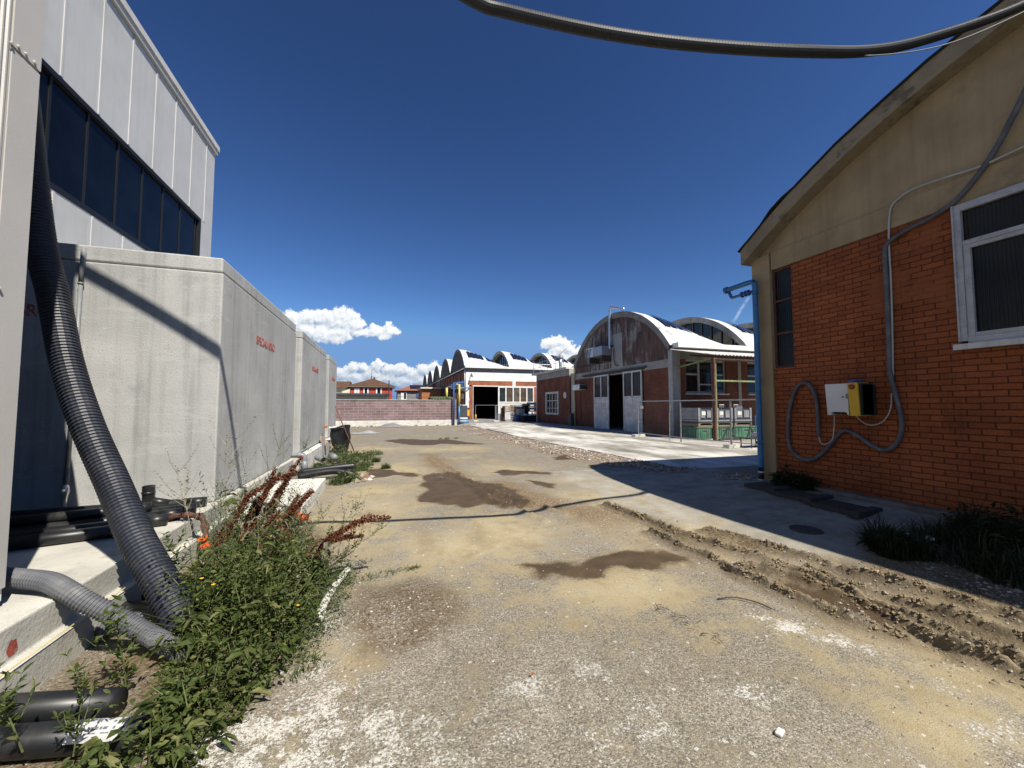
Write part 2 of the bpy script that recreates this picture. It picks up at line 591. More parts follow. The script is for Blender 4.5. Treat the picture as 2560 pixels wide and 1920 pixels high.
MUD = [(1.11, 13.16), (1.67, 12.98), (1.77, 9.72), (1.91, 8.03), (2.5, 7.84), (2.67, 6.6), (2.8, 5.66), (3.34, 5.49), (3.5, 4.6), (3.9, 4.1), (4.45, 2.9), (5.2, 2.3), (5.6, 1.2), (5.4, 0.5), (3.6, 0.6), (3.45, 1.4), (3.05, 1.9), (2.95, 2.8), (2.85, 3.35), (2.66, 3.87), (2.56, 4.35), (2.5, 5.3), (2.06, 5.71), (1.65, 6.93), (1.26, 8.99), (1.01, 11.05)]
RUBBLE = [(6.02, 33.18), (6.3, 29.29), (6.1, 19.95), (6.35, 17.27), (6.46, 13.67), (6.71, 11.36), (6.9, 9.35), (6.9, 7.6), (5.9, 7.9), (5.5, 8.96), (5.1, 10.08), (4.9, 12.68), (5.0, 16.63), (4.7, 20.59), (5.2, 29.47)]
RIDGES = [
    ([(3.33, 5.54), (3.38, 4.71), (3.43, 4.12), (3.5, 3.67), (3.62, 3.31), (3.72, 3.0), (3.78, 2.82), (3.78, 2.48), (3.74, 2.04), (3.72, 1.74), (3.72, 1.39), (3.7, .5)], 0.042, 0.05),
    ([(3.16, 4.21), (3.14, 3.62), (3.2, 3.23), (3.14, 2.88), (3.17, 2.56), (3.19, 2.25), (3.21, 2.03), (3.36, 1.77)], 0.04, 0.045),
    ([(3.83, 4.05), (4.03, 3.68), (4.1, 3.16), (4.2, 2.83)], 0.035, 0.05),
    ([(3.29, 3.07), (3.55, 2.74), (3.57, 2.42), (3.58, 2.15), (3.55, 1.83), (3.53, 1.57), (3.5, .9)], 0.045, 0.05),
    ([(3.86, 2.82), (3.95, 2.23), (4.0, 1.87), (4.05, 1.45), (4.1, .7)], 0.04, 0.055),
    ([(4.21, 2.71), (4.27, 2.32), (4.36, 2.05), (4.42, 1.63), (4.5, .8)], 0.04, 0.06),
    ([(1.27, 11.95), (1.38, 9.85), (1.61, 8.13), (1.68, 6.45), (2.1, 5.0)], 0.030, 0.05),
    ([(1.44, 12.26), (1.6, 10.03), (1.7, 8.29), (1.9, 6.93), (2.5, 5.2)], 0.030, 0.05),
]
FLAKE = [(-.55, 2.1, .5, 1.12), (-.30, 2.25, .4, 1.02), (-.05, 2.05, .4, .95), (.25, 1.9, .35, .75), (-.36, 3.2, .25, .75), (0.05, 3.05, .30, .4), (.15, 2.45, .22, .35), (.6, 1.85, .3, .55),
         (1.2, 2.12, .20, .8), (1.5, 2.15, .16, .7), (.78, 2.13, .20, .8), (.78, 2.8, .24, .4), (1.9, 1.72, .18, .8), (1.7, 1.75, .14, .5), (1.25, 1.72, .25, .75), (.95, 1.68, .22, .7),
         (1.6, 1.48, .25, .5), (2.72, 2.13, .15, 1.15), (2.64, 2.30, .14, 1.0), (2.86, 1.94, .16, 1.2), (3.02, 1.76, .13, 1.0), (2.8, 1.2, .25, .7), (3.0, 1.35, .2, .7), (2.1, 1.3, .3, .4), (-.45, 2.6, .25, .9), (.25, 4.0, .3, .2)]


def ground_height(X, Y):
    h = 0.13 * sstep(5.3, 6.9, X) * sstep(8.3, 6.8, Y)
    h = h + 0.010 * (fbm(X * 0.9, Y * 0.9, 3) - 0.5) + 0.004 * (fbm(X * 7, Y * 7, 5) - 0.5)
    for i, (pl, ht, wd) in enumerate(RIDGES):
        d = seg_dist(X + 0.07 * (fbm(X * 4, Y * 4, 40 + i) - .5), Y, pl)
        lump = 0.35 + 1.0 * fbm(X * 9, Y * 9, 9 + i, 3) ** 1.3 + .75 * fbm(X * 34, Y * 34, 19 + i, 2) ** 1.5
        h = h + 1.4 * ht * lump * np.exp(-np.abs(d / (wd * .66)) ** 2.2) - (0.030 if i < 6 else .012) * np.exp(-((d - 0.15) / 0.07) ** 2)
    r = sstep(0.15, -0.25, sdist(X, Y, RUBBLE))
    h = h + r * (0.015 + 0.045 * fbm(X * 6, Y * 6, 22, 3))
    m = sstep(0.2, -0.3, sdist(X, Y, MUD)) * sstep(9, 5, Y)
    h = h + m * 0.007 * (fbm(X * 14, Y * 14, 31, 3) - 0.3)
    h = np.where(X < -1.78, np.minimum(h, 0.0), h)
    return h


def build_ground():
    def axis(parts):
        out = []
        for a, b, st in parts: out += list(np.arange(a, b, st))
        return np.array(out + [parts[-1][1]])
    xs = axis([(-900, -60, 120), (-60, -8, 6), (-8, -2, .35), (-2, 2.2, .06), (2.2, 3.0, .03), (3.0, 4.6, .015), (4.6, 7.2, .05), (7.2, 16, .35), (16, 60, 4), (60, 900, 120)])
    ys = axis([(-900, -60, 120), (-60, -4, 6), (-4, .2, .4), (.2, .9, .04), (.9, 4.4, .021), (4.4, 6, .04), (6, 10, .07), (10, 20, .16), (20, 44, .5), (44, 100, 6), (100, 1500, 140)])
    X, Y = np.meshgrid(xs, ys, indexing='ij')
    Z = ground_height(X, Y)
    nx, ny = X.shape
    V = np.stack([X, Y, Z], -1).reshape(-1, 3)
    I = np.arange(nx * ny).reshape(nx, ny)
    F = np.stack([I[:-1, :-1], I[1:, :-1], I[1:, 1:], I[:-1, 1:]], -1).reshape(-1, 4)
    me = bpy.data.meshes.new('ground')
    me.vertices.add(len(V))
    me.vertices.foreach_set('co', V.reshape(-1))
    me.loops.add(F.size)
    me.loops.foreach_set('vertex_index', F.reshape(-1).astype(np.int32))
    me.polygons.add(len(F))
    me.polygons.foreach_set('loop_start', np.arange(0, F.size, 4, dtype=np.int32))
    me.polygons.foreach_set('use_smooth', np.ones(len(F), bool))
    me.update()
    jx = X + 0.34 * (fbm(X * 3.3, Y * 3.3, 71) - .5)
    jy = Y + 0.42 * (fbm(X * 3.3, Y * 3.3, 72) - .5)
    wet = np.zeros_like(X)
    for p in WET: wet = np.maximum(wet, sstep(0.13, -0.13, sdist(jx, jy, p)))
    damp = np.zeros_like(X)
    for p in DAMP: damp = np.maximum(damp, sstep(0.12, -0.15, sdist(jx, jy, p)))
    mud = sstep(0.25, -0.25, sdist(X + .5 * (fbm(X * 2, Y * 2, 73) - .5), Y, MUD)) * (1 - .72 * sstep(5.2, 4.2, Y))
    rub = sstep(0.2, -0.2, sdist(X + .3 * (fbm(X * 2, Y * 2, 74) - .5), Y, RUBBLE))
    ridge = np.zeros_like(X)
    for pl, ht, wd in RIDGES[:6]: ridge = np.maximum(ridge, np.exp(-((seg_dist(X, Y, pl) - .05) / (wd * 1.25)) ** 2))
    ridge *= 0.45 + 0.9 * fbm(X * 12, Y * 12, 76, 3)
    fl = np.zeros_like(X)
    for (a, b, r, s) in FLAKE: fl = np.maximum(fl, s * np.exp(-(((X - a) / r) ** 2 + ((Y - b) / (r * .8)) ** 2)))
    # bare asphalt showing through the sand
    asp = np.ones_like(X)
    for (a, b, ra, rb, k_) in [(1.2, 4.6, 1.3, .8, 1), (-.2, 6.6, .8, 1.9, .95), (.5, 10, 1.5, 2.2, .6), (3.3, 5.8, 1.0, 1.2, .9), (2.7, 4.3, .5, .9, .8), (1.9, 3.0, .8, .35, .6), (2.4, 1.2, 1.3, .3, .6),
                               (4.1, 1.6, 1.2, 1.4, .95), (3.7, 3.3, .5, 1.6, .8), (2.8, 9.5, 1.5, 1.0, .6), (1, 14.5, 3, 1.2, .6), (-.15, 2.9, .35, .4, .5), (3.6, 7.6, .8, .6, .7)]:
        asp = np.minimum(asp, 1 - k_ * np.exp(-(((X - a) / ra) ** 2 + ((Y - b) / rb) ** 2)))
    conc = sstep(0.15, -0.1, sdist(X + .2 * (fbm(X * 2, Y * 2, 75) - .5), Y, [(3.55, 5.2), (3.7, 8.6), (5.6, 8.6), (7.2, 8.0), (7.2, 2.9), (5.6, 3.0), (4.6, 2.9), (4.25, 3.2), (4.15, 4.0), (3.7, 4.4)]))
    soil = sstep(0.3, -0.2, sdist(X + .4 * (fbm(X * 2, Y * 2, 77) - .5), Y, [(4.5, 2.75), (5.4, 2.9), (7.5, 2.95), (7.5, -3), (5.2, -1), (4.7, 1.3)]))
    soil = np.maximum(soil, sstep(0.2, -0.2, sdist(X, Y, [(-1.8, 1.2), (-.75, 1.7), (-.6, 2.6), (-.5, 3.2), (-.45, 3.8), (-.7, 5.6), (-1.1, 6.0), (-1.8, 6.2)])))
    A = np.stack([wet, asp, fl, rub], -1).reshape(-1)
    B = np.stack([mud, conc, np.maximum(soil, damp), ridge], -1).reshape(-1)
    for nm, arr in (('mask_a', A), ('mask_b', B)):
        at = me.color_attributes.new(nm, 'FLOAT_COLOR', 'POINT')
        at.data.foreach_set('color', np.clip(arr, 0, 1).astype(np.float32))
    o = bpy.data.objects.new('ground', me)
    COL.objects.link(o)
    tag(o, 'sandy yard ground with ruts, damp patches and worn grey asphalt', 'ground', kind='structure')

    m, nt, bs, P, geo = new_mat('yard_ground')
    a = nt.new('ShaderNodeVertexColor', layer_name='mask_a')
    b = nt.new('ShaderNodeVertexColor', layer_name='mask_b')
    sa, sb = nt.sep(a.outputs[0]), nt.sep(b.outputs[0])
    wet_, asp_, fl_, rub_ = sa[0], sa[1], sa[2], a.outputs['Alpha']
    mud_, conc_, soil_, ridge_ = sb[0], sb[1], sb[2], b.outputs['Alpha']
    n_big = nt.noise(P, 0.55, 6, 0.62)
    n_mid = nt.noise(P, 3.2, 6, 0.65)
    n_fin = nt.noise(P, 38.0, 4, 0.7)
    n_gr = nt.noise(P, 150.0, 2, 0.6)
    cell = nt.voronoi(P, 135.0, 'F1', 'Color')
    cv = nt.sep(cell)[0]
    sand = nt.ramp(n_mid, [(0.3, (.255, .205, .120)), (0.5, (.355, .295, .180)), (0.72, (.425, .365, .240))])
    gv = nt.maprange(n_gr, 0.3, 0.7, 0.80, 1.18)
    sand = nt.mix(1.0, sand, nt.xyz(gv, gv, gv), 'MULTIPLY')
    sand = nt.mix(nt.maprange(n_fin, 0.58, 0.70, 0, .55), sand, (.165, .132, .085))
    sand = nt.mix(nt.maprange(n_big, .42, .62, 0, .55), sand, nt.ramp(n_mid, [(.3, (.19, .165, .125)), (.7, (.30, .27, .215))]))
    tr_ = nt.noise(nt.vmath('MULTIPLY', P, (2.4, .5, 1)), 1.3, 6, .65)
    sand = nt.mix(nt.maprange(tr_, .52, .66, 0, .5), sand, (.255, .195, .115))
    # asphalt with light and dark aggregate
    agg = nt.ramp(cv, [(0.0, (.070, .064, .056)), (0.25, (.150, .134, .108)), (0.5, (.208, .185, .146)), (0.82, (.268, .238, .186)), (1.0, (.40, .365, .30))])
    am = nt.math('MULTIPLY', nt.maprange(n_mid, 0.3, 0.7, 0.80, 1.18), nt.maprange(n_big, 0.35, 0.65, 0.84, 1.14))
    agg = nt.mix(1.0, agg, nt.xyz(am, am, am), 'MULTIPLY')
    af = nt.math('ADD', asp_, nt.math('MULTIPLY', nt.math('SUBTRACT', n_mid, 0.5), 2.6))
    af = nt.math('ADD', af, nt.math('MULTIPLY', nt.math('SUBTRACT', n_big, 0.55), 2.0))
    af = nt.math('ADD', af, nt.math('MULTIPLY', nt.math('SUBTRACT', n_fin, 0.5), 0.7))
    af = nt.maprange(af, 0.18, 0.88, 0, .90)
    c = nt.mix(af, sand, agg)
    # concrete apron
    con = nt.ramp(nt.noise(P, 1.4, 7, 0.66), [(0.3, (.22, .205, .175)), (0.5, (.33, .305, .255)), (0.7, (.42, .39, .33))])
    con = nt.mix(1.0, con, nt.xyz(gv, gv, gv), 'MULTIPLY')
    c = nt.mix(nt.math('MULTIPLY', conc_, nt.maprange(n_mid, 0.35, 0.55, .25, .9)), c, con)
    # loose stony mud of the tracks
    mdc = nt.ramp(nt.noise(P, 26.0, 5, 0.72), [(0.28, (.075, .051, .028)), (0.46, (.165, .116, .063)), (0.68, (.31, .235, .14))])
    mdc = nt.mix(nt.maprange(cv, .93, .97, 0, .8), mdc, (.52, .48, .42))
    mf = nt.math('MULTIPLY', mud_, nt.maprange(nt.math('ADD', n_mid, nt.math('MULTIPLY', n_big, 0.4)), 0.38, 0.62, .35, .97))
    c = nt.mix(mf, c, mdc)
    rbc = nt.ramp(nt.sep(nt.voronoi(P, 34.0, 'F1', 'Color'))[1], [(0.0, (.09, .075, .06)), (0.4, (.19, .15, .11)), (0.75, (.32, .26, .2)), (0.95, (.24, .12, .08)), (1.0, (.5, .46, .4))])
    c = nt.mix(nt.math('MULTIPLY', rub_, nt.maprange(n_fin, 0.35, 0.6, .5, .95)), c, rbc)
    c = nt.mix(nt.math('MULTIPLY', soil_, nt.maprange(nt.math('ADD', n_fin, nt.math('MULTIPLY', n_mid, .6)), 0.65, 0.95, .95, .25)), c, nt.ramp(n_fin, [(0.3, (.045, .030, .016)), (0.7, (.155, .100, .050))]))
    c = nt.mix(nt.math('MULTIPLY', ridge_, .85), c, nt.ramp(n_fin, [(0.35, (.085, .062, .036)), (0.65, (.20, .152, .092))]))
    # white crumbled paint and limewash flakes
    fv = nt.sep(nt.voronoi(nt.vmath('ADD', P, nt.vmath('MULTIPLY', nt.noise(P, 60.0, 2, .5, 'Color'), (.012, .012, 0))), 62.0, 'F1', 'Color'))[2]
    fd = nt.math('MULTIPLY', fl_, nt.maprange(nt.noise(P, 5.0, 6, .7), .36, .58, 0.0, 1.2))
    crust = nt.math('ADD', nt.noise(P, 52.0, 6, .78), nt.math('MULTIPLY', nt.math('SUBTRACT', fd, 1.0), .19))
    ff = nt.maprange(crust, .44, .485)
    spk = nt.math('MULTIPLY', nt.math('GREATER_THAN', fv, .997), nt.math('SUBTRACT', 1.0, mud_))
    ff = nt.math('MAXIMUM', ff, nt.math('MULTIPLY', spk, .8))
    ff = nt.math('MULTIPLY', ff, nt.maprange(nt.noise(P, 210.0, 2), .35, .5, .45, 1))
    c = nt.mix(ff, c, (.60, .58, .52))
    # wet mud and the brown rim round it
    wf = nt.math('ADD', wet_, nt.math('MULTIPLY', nt.math('SUBTRACT', n_fin, 0.5), 0.9))
    wf = nt.math('ADD', wf, nt.math('MULTIPLY', nt.math('SUBTRACT', n_mid, 0.5), 0.55))
    rim = nt.maprange(wf, 0.08, 0.50, 0, .55)
    c = nt.mix(rim, c, (.15, .105, .058))
    wfull = nt.maprange(wf, 0.34, 0.74)
    wc = nt.ramp(n_mid, [(0.3, (.048, .032, .017)), (0.7, (.105, .071, .038))])
    c = nt.mix(nt.math('MULTIPLY', wfull, nt.maprange(n_fin, .62, .75, .95, .55)), c, wc)
    nt.put(bs.inputs['Base Color'], c)
    rough = nt.math('SUBTRACT', 0.95, nt.math('MULTIPLY', wfull, 0.38))
    nt.put(bs.inputs['Roughness'], rough)
    bs.inputs['Specular IOR Level'].default_value = 0.22
    hgt = nt.math('ADD', nt.math('MULTIPLY', n_gr, 0.5), nt.math('MULTIPLY', n_fin, 0.8))
    hgt = nt.math('ADD', hgt, nt.math('MULTIPLY', nt.voronoi(P, 135.0), nt.math('MULTIPLY', af, -.6)))
    hgt = nt.math('ADD', hgt, nt.math('MULTIPLY', nt.voronoi(P, 34.0), nt.math('MULTIPLY', nt.math('ADD', rub_, mf), -1.6)))
    hgt = nt.math('ADD', hgt, nt.math('MULTIPLY', ff, .5))
    hgt = nt.math('MULTIPLY', hgt, nt.math('SUBTRACT', 1.0, nt.math('MULTIPLY', wfull, 0.75)))
    nt.put(bs.inputs['Normal'], nt.bump(hgt, 0.6, 0.012))
    me.materials.append(m)
    return o


GROUND = build_ground()


def gh(x, y):
    def st(a, b, v):
        t = min(1.0, max(0.0, (v - a) / (b - a)))
        return t * t * (3 - 2 * t)
    return 0.13 * st(5.3, 6.9, x) * (1 - st(6.8, 8.3, y))


# pale concrete pavement in front of the far buildings: a slab 4 cm proud of the yard
def pavement():
    m, nt, bs, P, geo = new_mat('washed_concrete')
    q = nt.vmath('MULTIPLY', P, (1.0, .42, 1.0))
    n1, n2, n3 = nt.noise(q, .7, 7, .66), nt.noise(nt.vmath('MULTIPLY', P, (2.2, .6, 1)), 1.0, 6, .6), nt.noise(P, 60., 3, .6)
    c = nt.ramp(n1, [(.32, (.15, .138, .118)), (.43, (.29, .27, .23)), (.53, (.50, .48, .43)), (.66, (.68, .66, .61))])
    s = nt.sep(P)
    far = nt.maprange(s[1], 29.0, 35.0)
    c = nt.mix(nt.math('MULTIPLY', far, .85), c, nt.ramp(n2, [(.35, (.13, .125, .12)), (.65, (.23, .22, .205))]))
    near = nt.math('MULTIPLY', nt.maprange(s[0], 9.5, 12.5), nt.maprange(n2, .35, .6, .2, .75))
    c = nt.mix(near, c, (.25, .225, .185))
    c = nt.mix(nt.maprange(n2, .58, .72, 0, .5), c, (.27, .215, .145))
    g = nt.maprange(n3, .3, .7, .85, 1.12)
    c = nt.mix(1.0, c, nt.xyz(g, g, g), 'MULTIPLY')
    nt.put(bs.inputs['Base Color'], c)
    bs.inputs['Roughness'].default_value = .9
    nt.put(bs.inputs['Normal'], nt.bump(nt.math('ADD', n3, n1), .4, .012))
    edge = [(6.9, 7.3), (6.76, 9.35), (6.71, 11.36), (6.46, 13.67), (6.30, 17.27), (6.28, 20), (6.34, 22.85), (6.2, 27), (6.23, 32.27), (5.9, 35), (5.6, 40), (5.5, 95)]
    ed = []
    for (a, b), (c_, d_) in zip(edge[:-1], edge[1:]):
        n = max(1, int((d_ - b) / .12)) if d_ < 36 else 2
        for i in range(n):
            t = i / n
            x, y = a + (c_ - a) * t, b + (d_ - b) * t
            ed.append((x + .10 * float(fbm(np.array([y * 2.3]), np.array([3.1]), 5)[0] - .5) + .16 * float(fbm(np.array([y * .6]), np.array([1.1]), 8)[0] - .5), y))
    ed.append(edge[-1])
    poly = ed + [(60, 95), (60, 7.3)]
    mb = MB().prism(poly[::-1], 'z', -.02, .045)
    o = mb.build('concrete_pavement', m)
    tag(o, 'pale washed concrete pavement with a broken edge before the brick halls', 'pavement', kind='structure')


pavement()

# ------------------------------------------------------------------ shared materials
M_CLAD = pbr('cladding', (.535, .53, .51), .55, var=.06, scale=1.2, bump=.35, bscale=160, fine=.10, streak=.08)
M_CLADW = pbr('cladding_warm', (.54, .52, .48), .5, var=.04, scale=1.2, bump=.10, bscale=160, fine=.05)
M_TRIM = pbr('trim', (.60, .59, .55), .45, var=.08)
M_BLACKF = pbr('black_frame', (.007, .007, .008), .5, var=.1)
M_GLASS = glass('dark_glass')
M_GLASSB = glass('blue_glass', (.004, .006, .011), .04, spec=.16)
M_RGLASS = glass('reeded_glass', (.012, .013, .013), .14, ribs=.035, spec=.25)
M_CONC = pbr('tank_concrete', (.41, .41, .395), .85, var=.12, scale=1.1, bump=.35, bscale=55, stain_col=(.23, .23, .22), stain=.5, stain_scale=2.6, stain_lo=.55, stain_hi=.72, streak=.24, fine=.12, spec=.25, pits=.8)
M_CONC2 = pbr('plinth_concrete', (.47, .455, .40), .88, var=.18, scale=1.6, bump=.45, bscale=45, stain_col=(.24, .21, .16), stain=.6, stain_scale=2.6, stain_lo=.52, stain_hi=.70, fine=.14, spec=.2, pits=.7)
M_WHITEC = pbr('white_concrete', (.62, .60, .54), .88, var=.15, scale=3, bump=.4, bscale=50, stain_col=(.34, .29, .2), stain=.6, stain_scale=4, fine=.12)
M_RED = pbr('red_paint', (.34, .055, .035), .7, var=.3, scale=20, stain_col=(.36, .32, .28), stain=.7, stain_scale=26, stain_lo=.52, stain_hi=.6)
M_HOSEB = pbr('dark_hose', (.026, .030, .042), .50, var=.2, scale=4, spec=.5, stain_col=(.12, .11, .10), stain=.25, stain_scale=6)
M_OHC = pbr('black_conduit', (.012, .0135, .016), .5, var=.15, scale=4, spec=.5)
M_HOSEG = pbr('grey_hose', (.105, .108, .118), .62, var=.2, scale=5, stain_col=(.26, .24, .2), stain=.4, stain_scale=5)
M_BLACKP = pbr('black_pipe', (.013, .014, .015), .40, var=.25, scale=5, stain_col=(.10, .095, .085), stain=.35, stain_scale=5, stain_lo=.52, stain_hi=.75)
M_GREYP = pbr('grey_pvc', (.20, .21, .215), .45, var=.12, scale=6)
M_WHITEP = pbr('white_pvc', (.62, .60, .52), .5, var=.12, scale=9, stain_col=(.30, .24, .15), stain=.6, stain_scale=10)
M_WHITE = pbr('white_paint', (.74, .73, .70), .6, var=.1, scale=2, stain_col=(.45, .42, .36), stain=.5, stain_scale=2.2, stain_lo=.5, stain_hi=.75, bump=.15)
M_WHITED = pbr('white_dirty', (.62, .61, .58), .65, var=.15, scale=2, stain_col=(.28, .26, .22), stain=.7, stain_scale=1.7, streak=.3, bump=.2)
M_PILAST = pbr('pilaster_paint', (.40, .40, .38), .8, var=.15, scale=2, stain_col=(.2, .19, .17), stain=.6, stain_scale=2, streak=.3)
M_FRAME = pbr('window_frame', (.46, .47, .48), .5, var=.12, scale=8, stain_col=(.22, .22, .23), stain=.5, stain_scale=12)
M_OCHRE = pbr('ochre_plaster', (.40, .305, .175), .9, var=.14, scale=1.4, bump=.35, bscale=40, stain_col=(.20, .155, .10), stain=.55, stain_scale=1.3, stain_lo=.55, stain_hi=.72, streak=.15, spec=.2, fine=.06)
M_OCHREF = pbr('ochre_fascia', (.35, .28, .18), .9, var=.22, scale=2.0, bump=.4, bscale=40, stain_col=(.10, .085, .065), stain=.8, stain_scale=2.0, stain_lo=.48, stain_hi=.66, spec=.2)
M_TAR = pbr('roofing_felt', (.016, .016, .018), .8, var=.2)
M_BRICKR = brick('painted_brick', (.335, .102, .036), (.245, .072, .027), (.125, .038, .016), .24, .079, .008, bump=.9, patches=(.30, .098, .040), lo=.60)
M_BRICK = brick('red_brick', (.215, .062, .030), (.155, .045, .024), (.14, .10, .078), .25, .068, .009, bump=.5)
M_BRICKS = brick('russet_brick', (.36, .095, .035), (.28, .075, .03), (.30, .20, .14), .25, .075, .009, bump=.5)  # stronger red and paler joints than the middle hall's brick
M_BLOCK = brick('split_block', (.245, .170, .168), (.175, .118, .118), (.38, .33, .315), .62, .20, .014, bump=.7, var=.16)
M_PLASTER = pbr('grey_plaster', (.36, .35, .32), .9, var=.15, scale=1.5, bump=.25, bscale=40, stain_col=(.15, .14, .12), stain=.55, stain_scale=1.6, streak=.2, spec=.2)
M_RIM = pbr('rim_concrete', (.25, .245, .23), .9, var=.2, scale=1.5, bump=.25, bscale=40, stain_col=(.12, .115, .10), stain=.6, stain_scale=1.6, spec=.2)
M_PLASTD = pbr('dark_plaster', (.15, .145, .135), .9, var=.2, scale=1.5, bump=.25, bscale=40, stain_col=(.07, .066, .06), stain=.6, stain_scale=1.2, streak=.3, spec=.2)  # dark grey concrete, with the far hall's side shade added to its colour
M_ROOFW = pbr('white_roof', (.60, .595, .57), .6, var=.10, scale=1.0, stain_col=(.26, .235, .205), stain=.8, stain_scale=1.8, stain_lo=.53, stain_hi=.64, bump=.15, bscale=20)
M_PANEL = pbr('solar_cells', (.012, .015, .035), .22, var=.3, scale=3, spec=.6)
M_BLUE = pbr('blue_paint', (.045, .19, .40), .45, var=.18, scale=6, stain_col=(.03, .08, .14), stain=.5, stain_scale=8)
M_BLUED = pbr('deep_blue_paint', (.05, .12, .34), .45, var=.15, scale=4)
M_YELLOW = pbr('yellow_paint', (.62, .50, .12), .5, var=.15, scale=5)
M_YELLOWB = pbr('bright_yellow', (.68, .42, .02), .45, var=.06, scale=5)
M_RUST = pbr('rusty_steel', (.13, .06, .035), .8, var=.3, scale=8, stain_col=(.06, .035, .025), stain=.7, stain_scale=6)
M_GREENP = pbr('green_steel', (.22, .27, .12), .65, var=.25, scale=5, stain_col=(.22, .12, .05), stain=.7, stain_scale=4)
M_GALV = pbr('galvanised', (.36, .37, .38), .42, metal=.55, var=.15, scale=9)
M_STEEL = pbr('bright_steel', (.62, .62, .62), .3, metal=.8, var=.1, scale=9)
M_DARK = pbr('dark_inside', (.025, .023, .022), .9, var=.2)
M_WOOD = pbr('old_wood', (.27, .19, .115), .85, var=.3, scale=14, stain_col=(.13, .10, .07), stain=.6, stain_scale=9)
M_LEAFO = pbr('orange_leaf', (.36, .13, .03), .6, var=.2, scale=8)
M_BROWN = pbr('brown_rag', (.085, .038, .028), .85, var=.35, scale=12)
M_BAG = pbr('black_plastic', (.014, .015, .017), .28, var=.2, scale=8, bump=.6, bscale=14)
M_SHEET = pbr('clear_sheet', (.36, .36, .36), .3, var=.12, scale=8, bump=.6, bscale=12)
M_ORANGE = pbr('orange_plastic', (.48, .075, .014), .45, var=.2, scale=8)
M_GREYBOX = pbr('grey_crate', (.26, .27, .29), .55, var=.15, scale=5)
M_GREYDK = pbr('dark_crate', (.05, .055, .065), .6, var=.2)
M_GREENBIN = pbr('green_bin', (.07, .19, .125), .5, var=.3, scale=2.5, stain_col=(.25, .33, .27), stain=.5, stain_scale=2.2, stain_lo=.5, stain_hi=.7, streak=.3)
M_PAPER = pbr('paper', (.75, .74, .70), .7, var=.05)
M_LABEL = pbr('label_film', (.50, .50, .50), .4, var=.06)
M_INK = pbr('ink', (.14, .14, .15), .7, var=.1)
M_CABLE = pbr('white_cable', (.50, .49, .46), .5, var=.1)
M_DKERB = pbr('dark_kerb', (.16, .145, .12), .9, var=.3, scale=4, bump=.4, bscale=40)  # kerb concrete in a much darker tone than the plinths
M_IRON = pbr('cast_iron', (.045, .042, .04), .7, var=.3, scale=30)


def stained_gable():
    m, nt, bs, P, geo = new_mat('weathered_gable')
    s = nt.sep(P)
    n1 = nt.noise(P, .55, 7, .68)
    n2 = nt.noise(P, 2.6, 6, .7)
    st = nt.noise(nt.vmath('MULTIPLY', P, (3, 3, .5)), 1.4, 6, .65)
    c = nt.ramp(n2, [(.3, (.22, .215, .205)), (.7, (.36, .35, .33))])
    red = nt.maprange(nt.math('ADD', n1, nt.math('MULTIPLY', st, .35)), .54, .70, 0, .9)
    c = nt.mix(red, c, nt.ramp(n2, [(.3, (.085, .036, .027)), (.7, (.175, .085, .062))]))
    blk = nt.maprange(nt.math('ADD', st, nt.math('MULTIPLY', n2, .5)), .66, .88, 0, .9)
    c = nt.mix(blk, c, (.045, .043, .04))
    # newer grey render where an opening was closed
    py = nt.math('MULTIPLY', nt.math('GREATER_THAN', s[1], 20.55), nt.math('LESS_THAN', s[1], 21.75))
    pz = nt.math('LESS_THAN', s[2], nt.math('ADD', 6.0, nt.math('MULTIPLY', nt.math('SUBTRACT', n2, .5), .5)))
    c = nt.mix(nt.math('MULTIPLY', nt.math('MULTIPLY', py, pz), .85), c, nt.ramp(n2, [(.3, (.29, .29, .29)), (.7, (.40, .40, .39))]))
    nt.put(bs.inputs['Base Color'], c)
    bs.inputs['Roughness'].default_value = .92
    nt.put(bs.inputs['Normal'], nt.bump(nt.noise(P, 25, 5, .6), .4, .02))
    return m


M_GABLE = stained_gable()


def tiles(name, c1, c2, moss):
    m, nt, bs, P, geo = new_mat(name)
    s = nt.sep(P)
    w = nt.math('SINE', nt.math('MULTIPLY', nt.math('ADD', s[0], s[1]), 28.0))
    n = nt.noise(P, 1.1, 6, .65)
    c = nt.mix(nt.maprange(nt.noise(P, 5, 4), .35, .65), c1, c2)
    c = nt.mix(nt.maprange(n, .5, .65, 0, .8), c, moss)
    v = nt.maprange(w, -1, 1, .7, 1.1)
    nt.put(bs.inputs['Base Color'], nt.mix(1.0, c, nt.xyz(v, v, v), 'MULTIPLY'))
    bs.inputs['Roughness'].default_value = .9
    nt.put(bs.inputs['Normal'], nt.bump(w, .5, .03))
    return m


M_TILE_OLD = tiles('old_tiles', (.075, .04, .025), (.13, .06, .03), (.17, .075, .02))
M_TILE_RED = tiles('red_tiles', (.26, .085, .05), (.33, .12, .07), (.25, .10, .07))
M_HOUSERED = pbr('red_render', (.40, .055, .04), .8, var=.1)
M_CREAM = pbr('cream_render', (.62, .58, .44), .8, var=.08)
M_GREYHOUSE = pbr('grey_render', (.22, .22, .22), .85, var=.1)
M_BROWNWALL = pbr('orange_brown_wall', (.36, .14, .06), .85, var=.12)

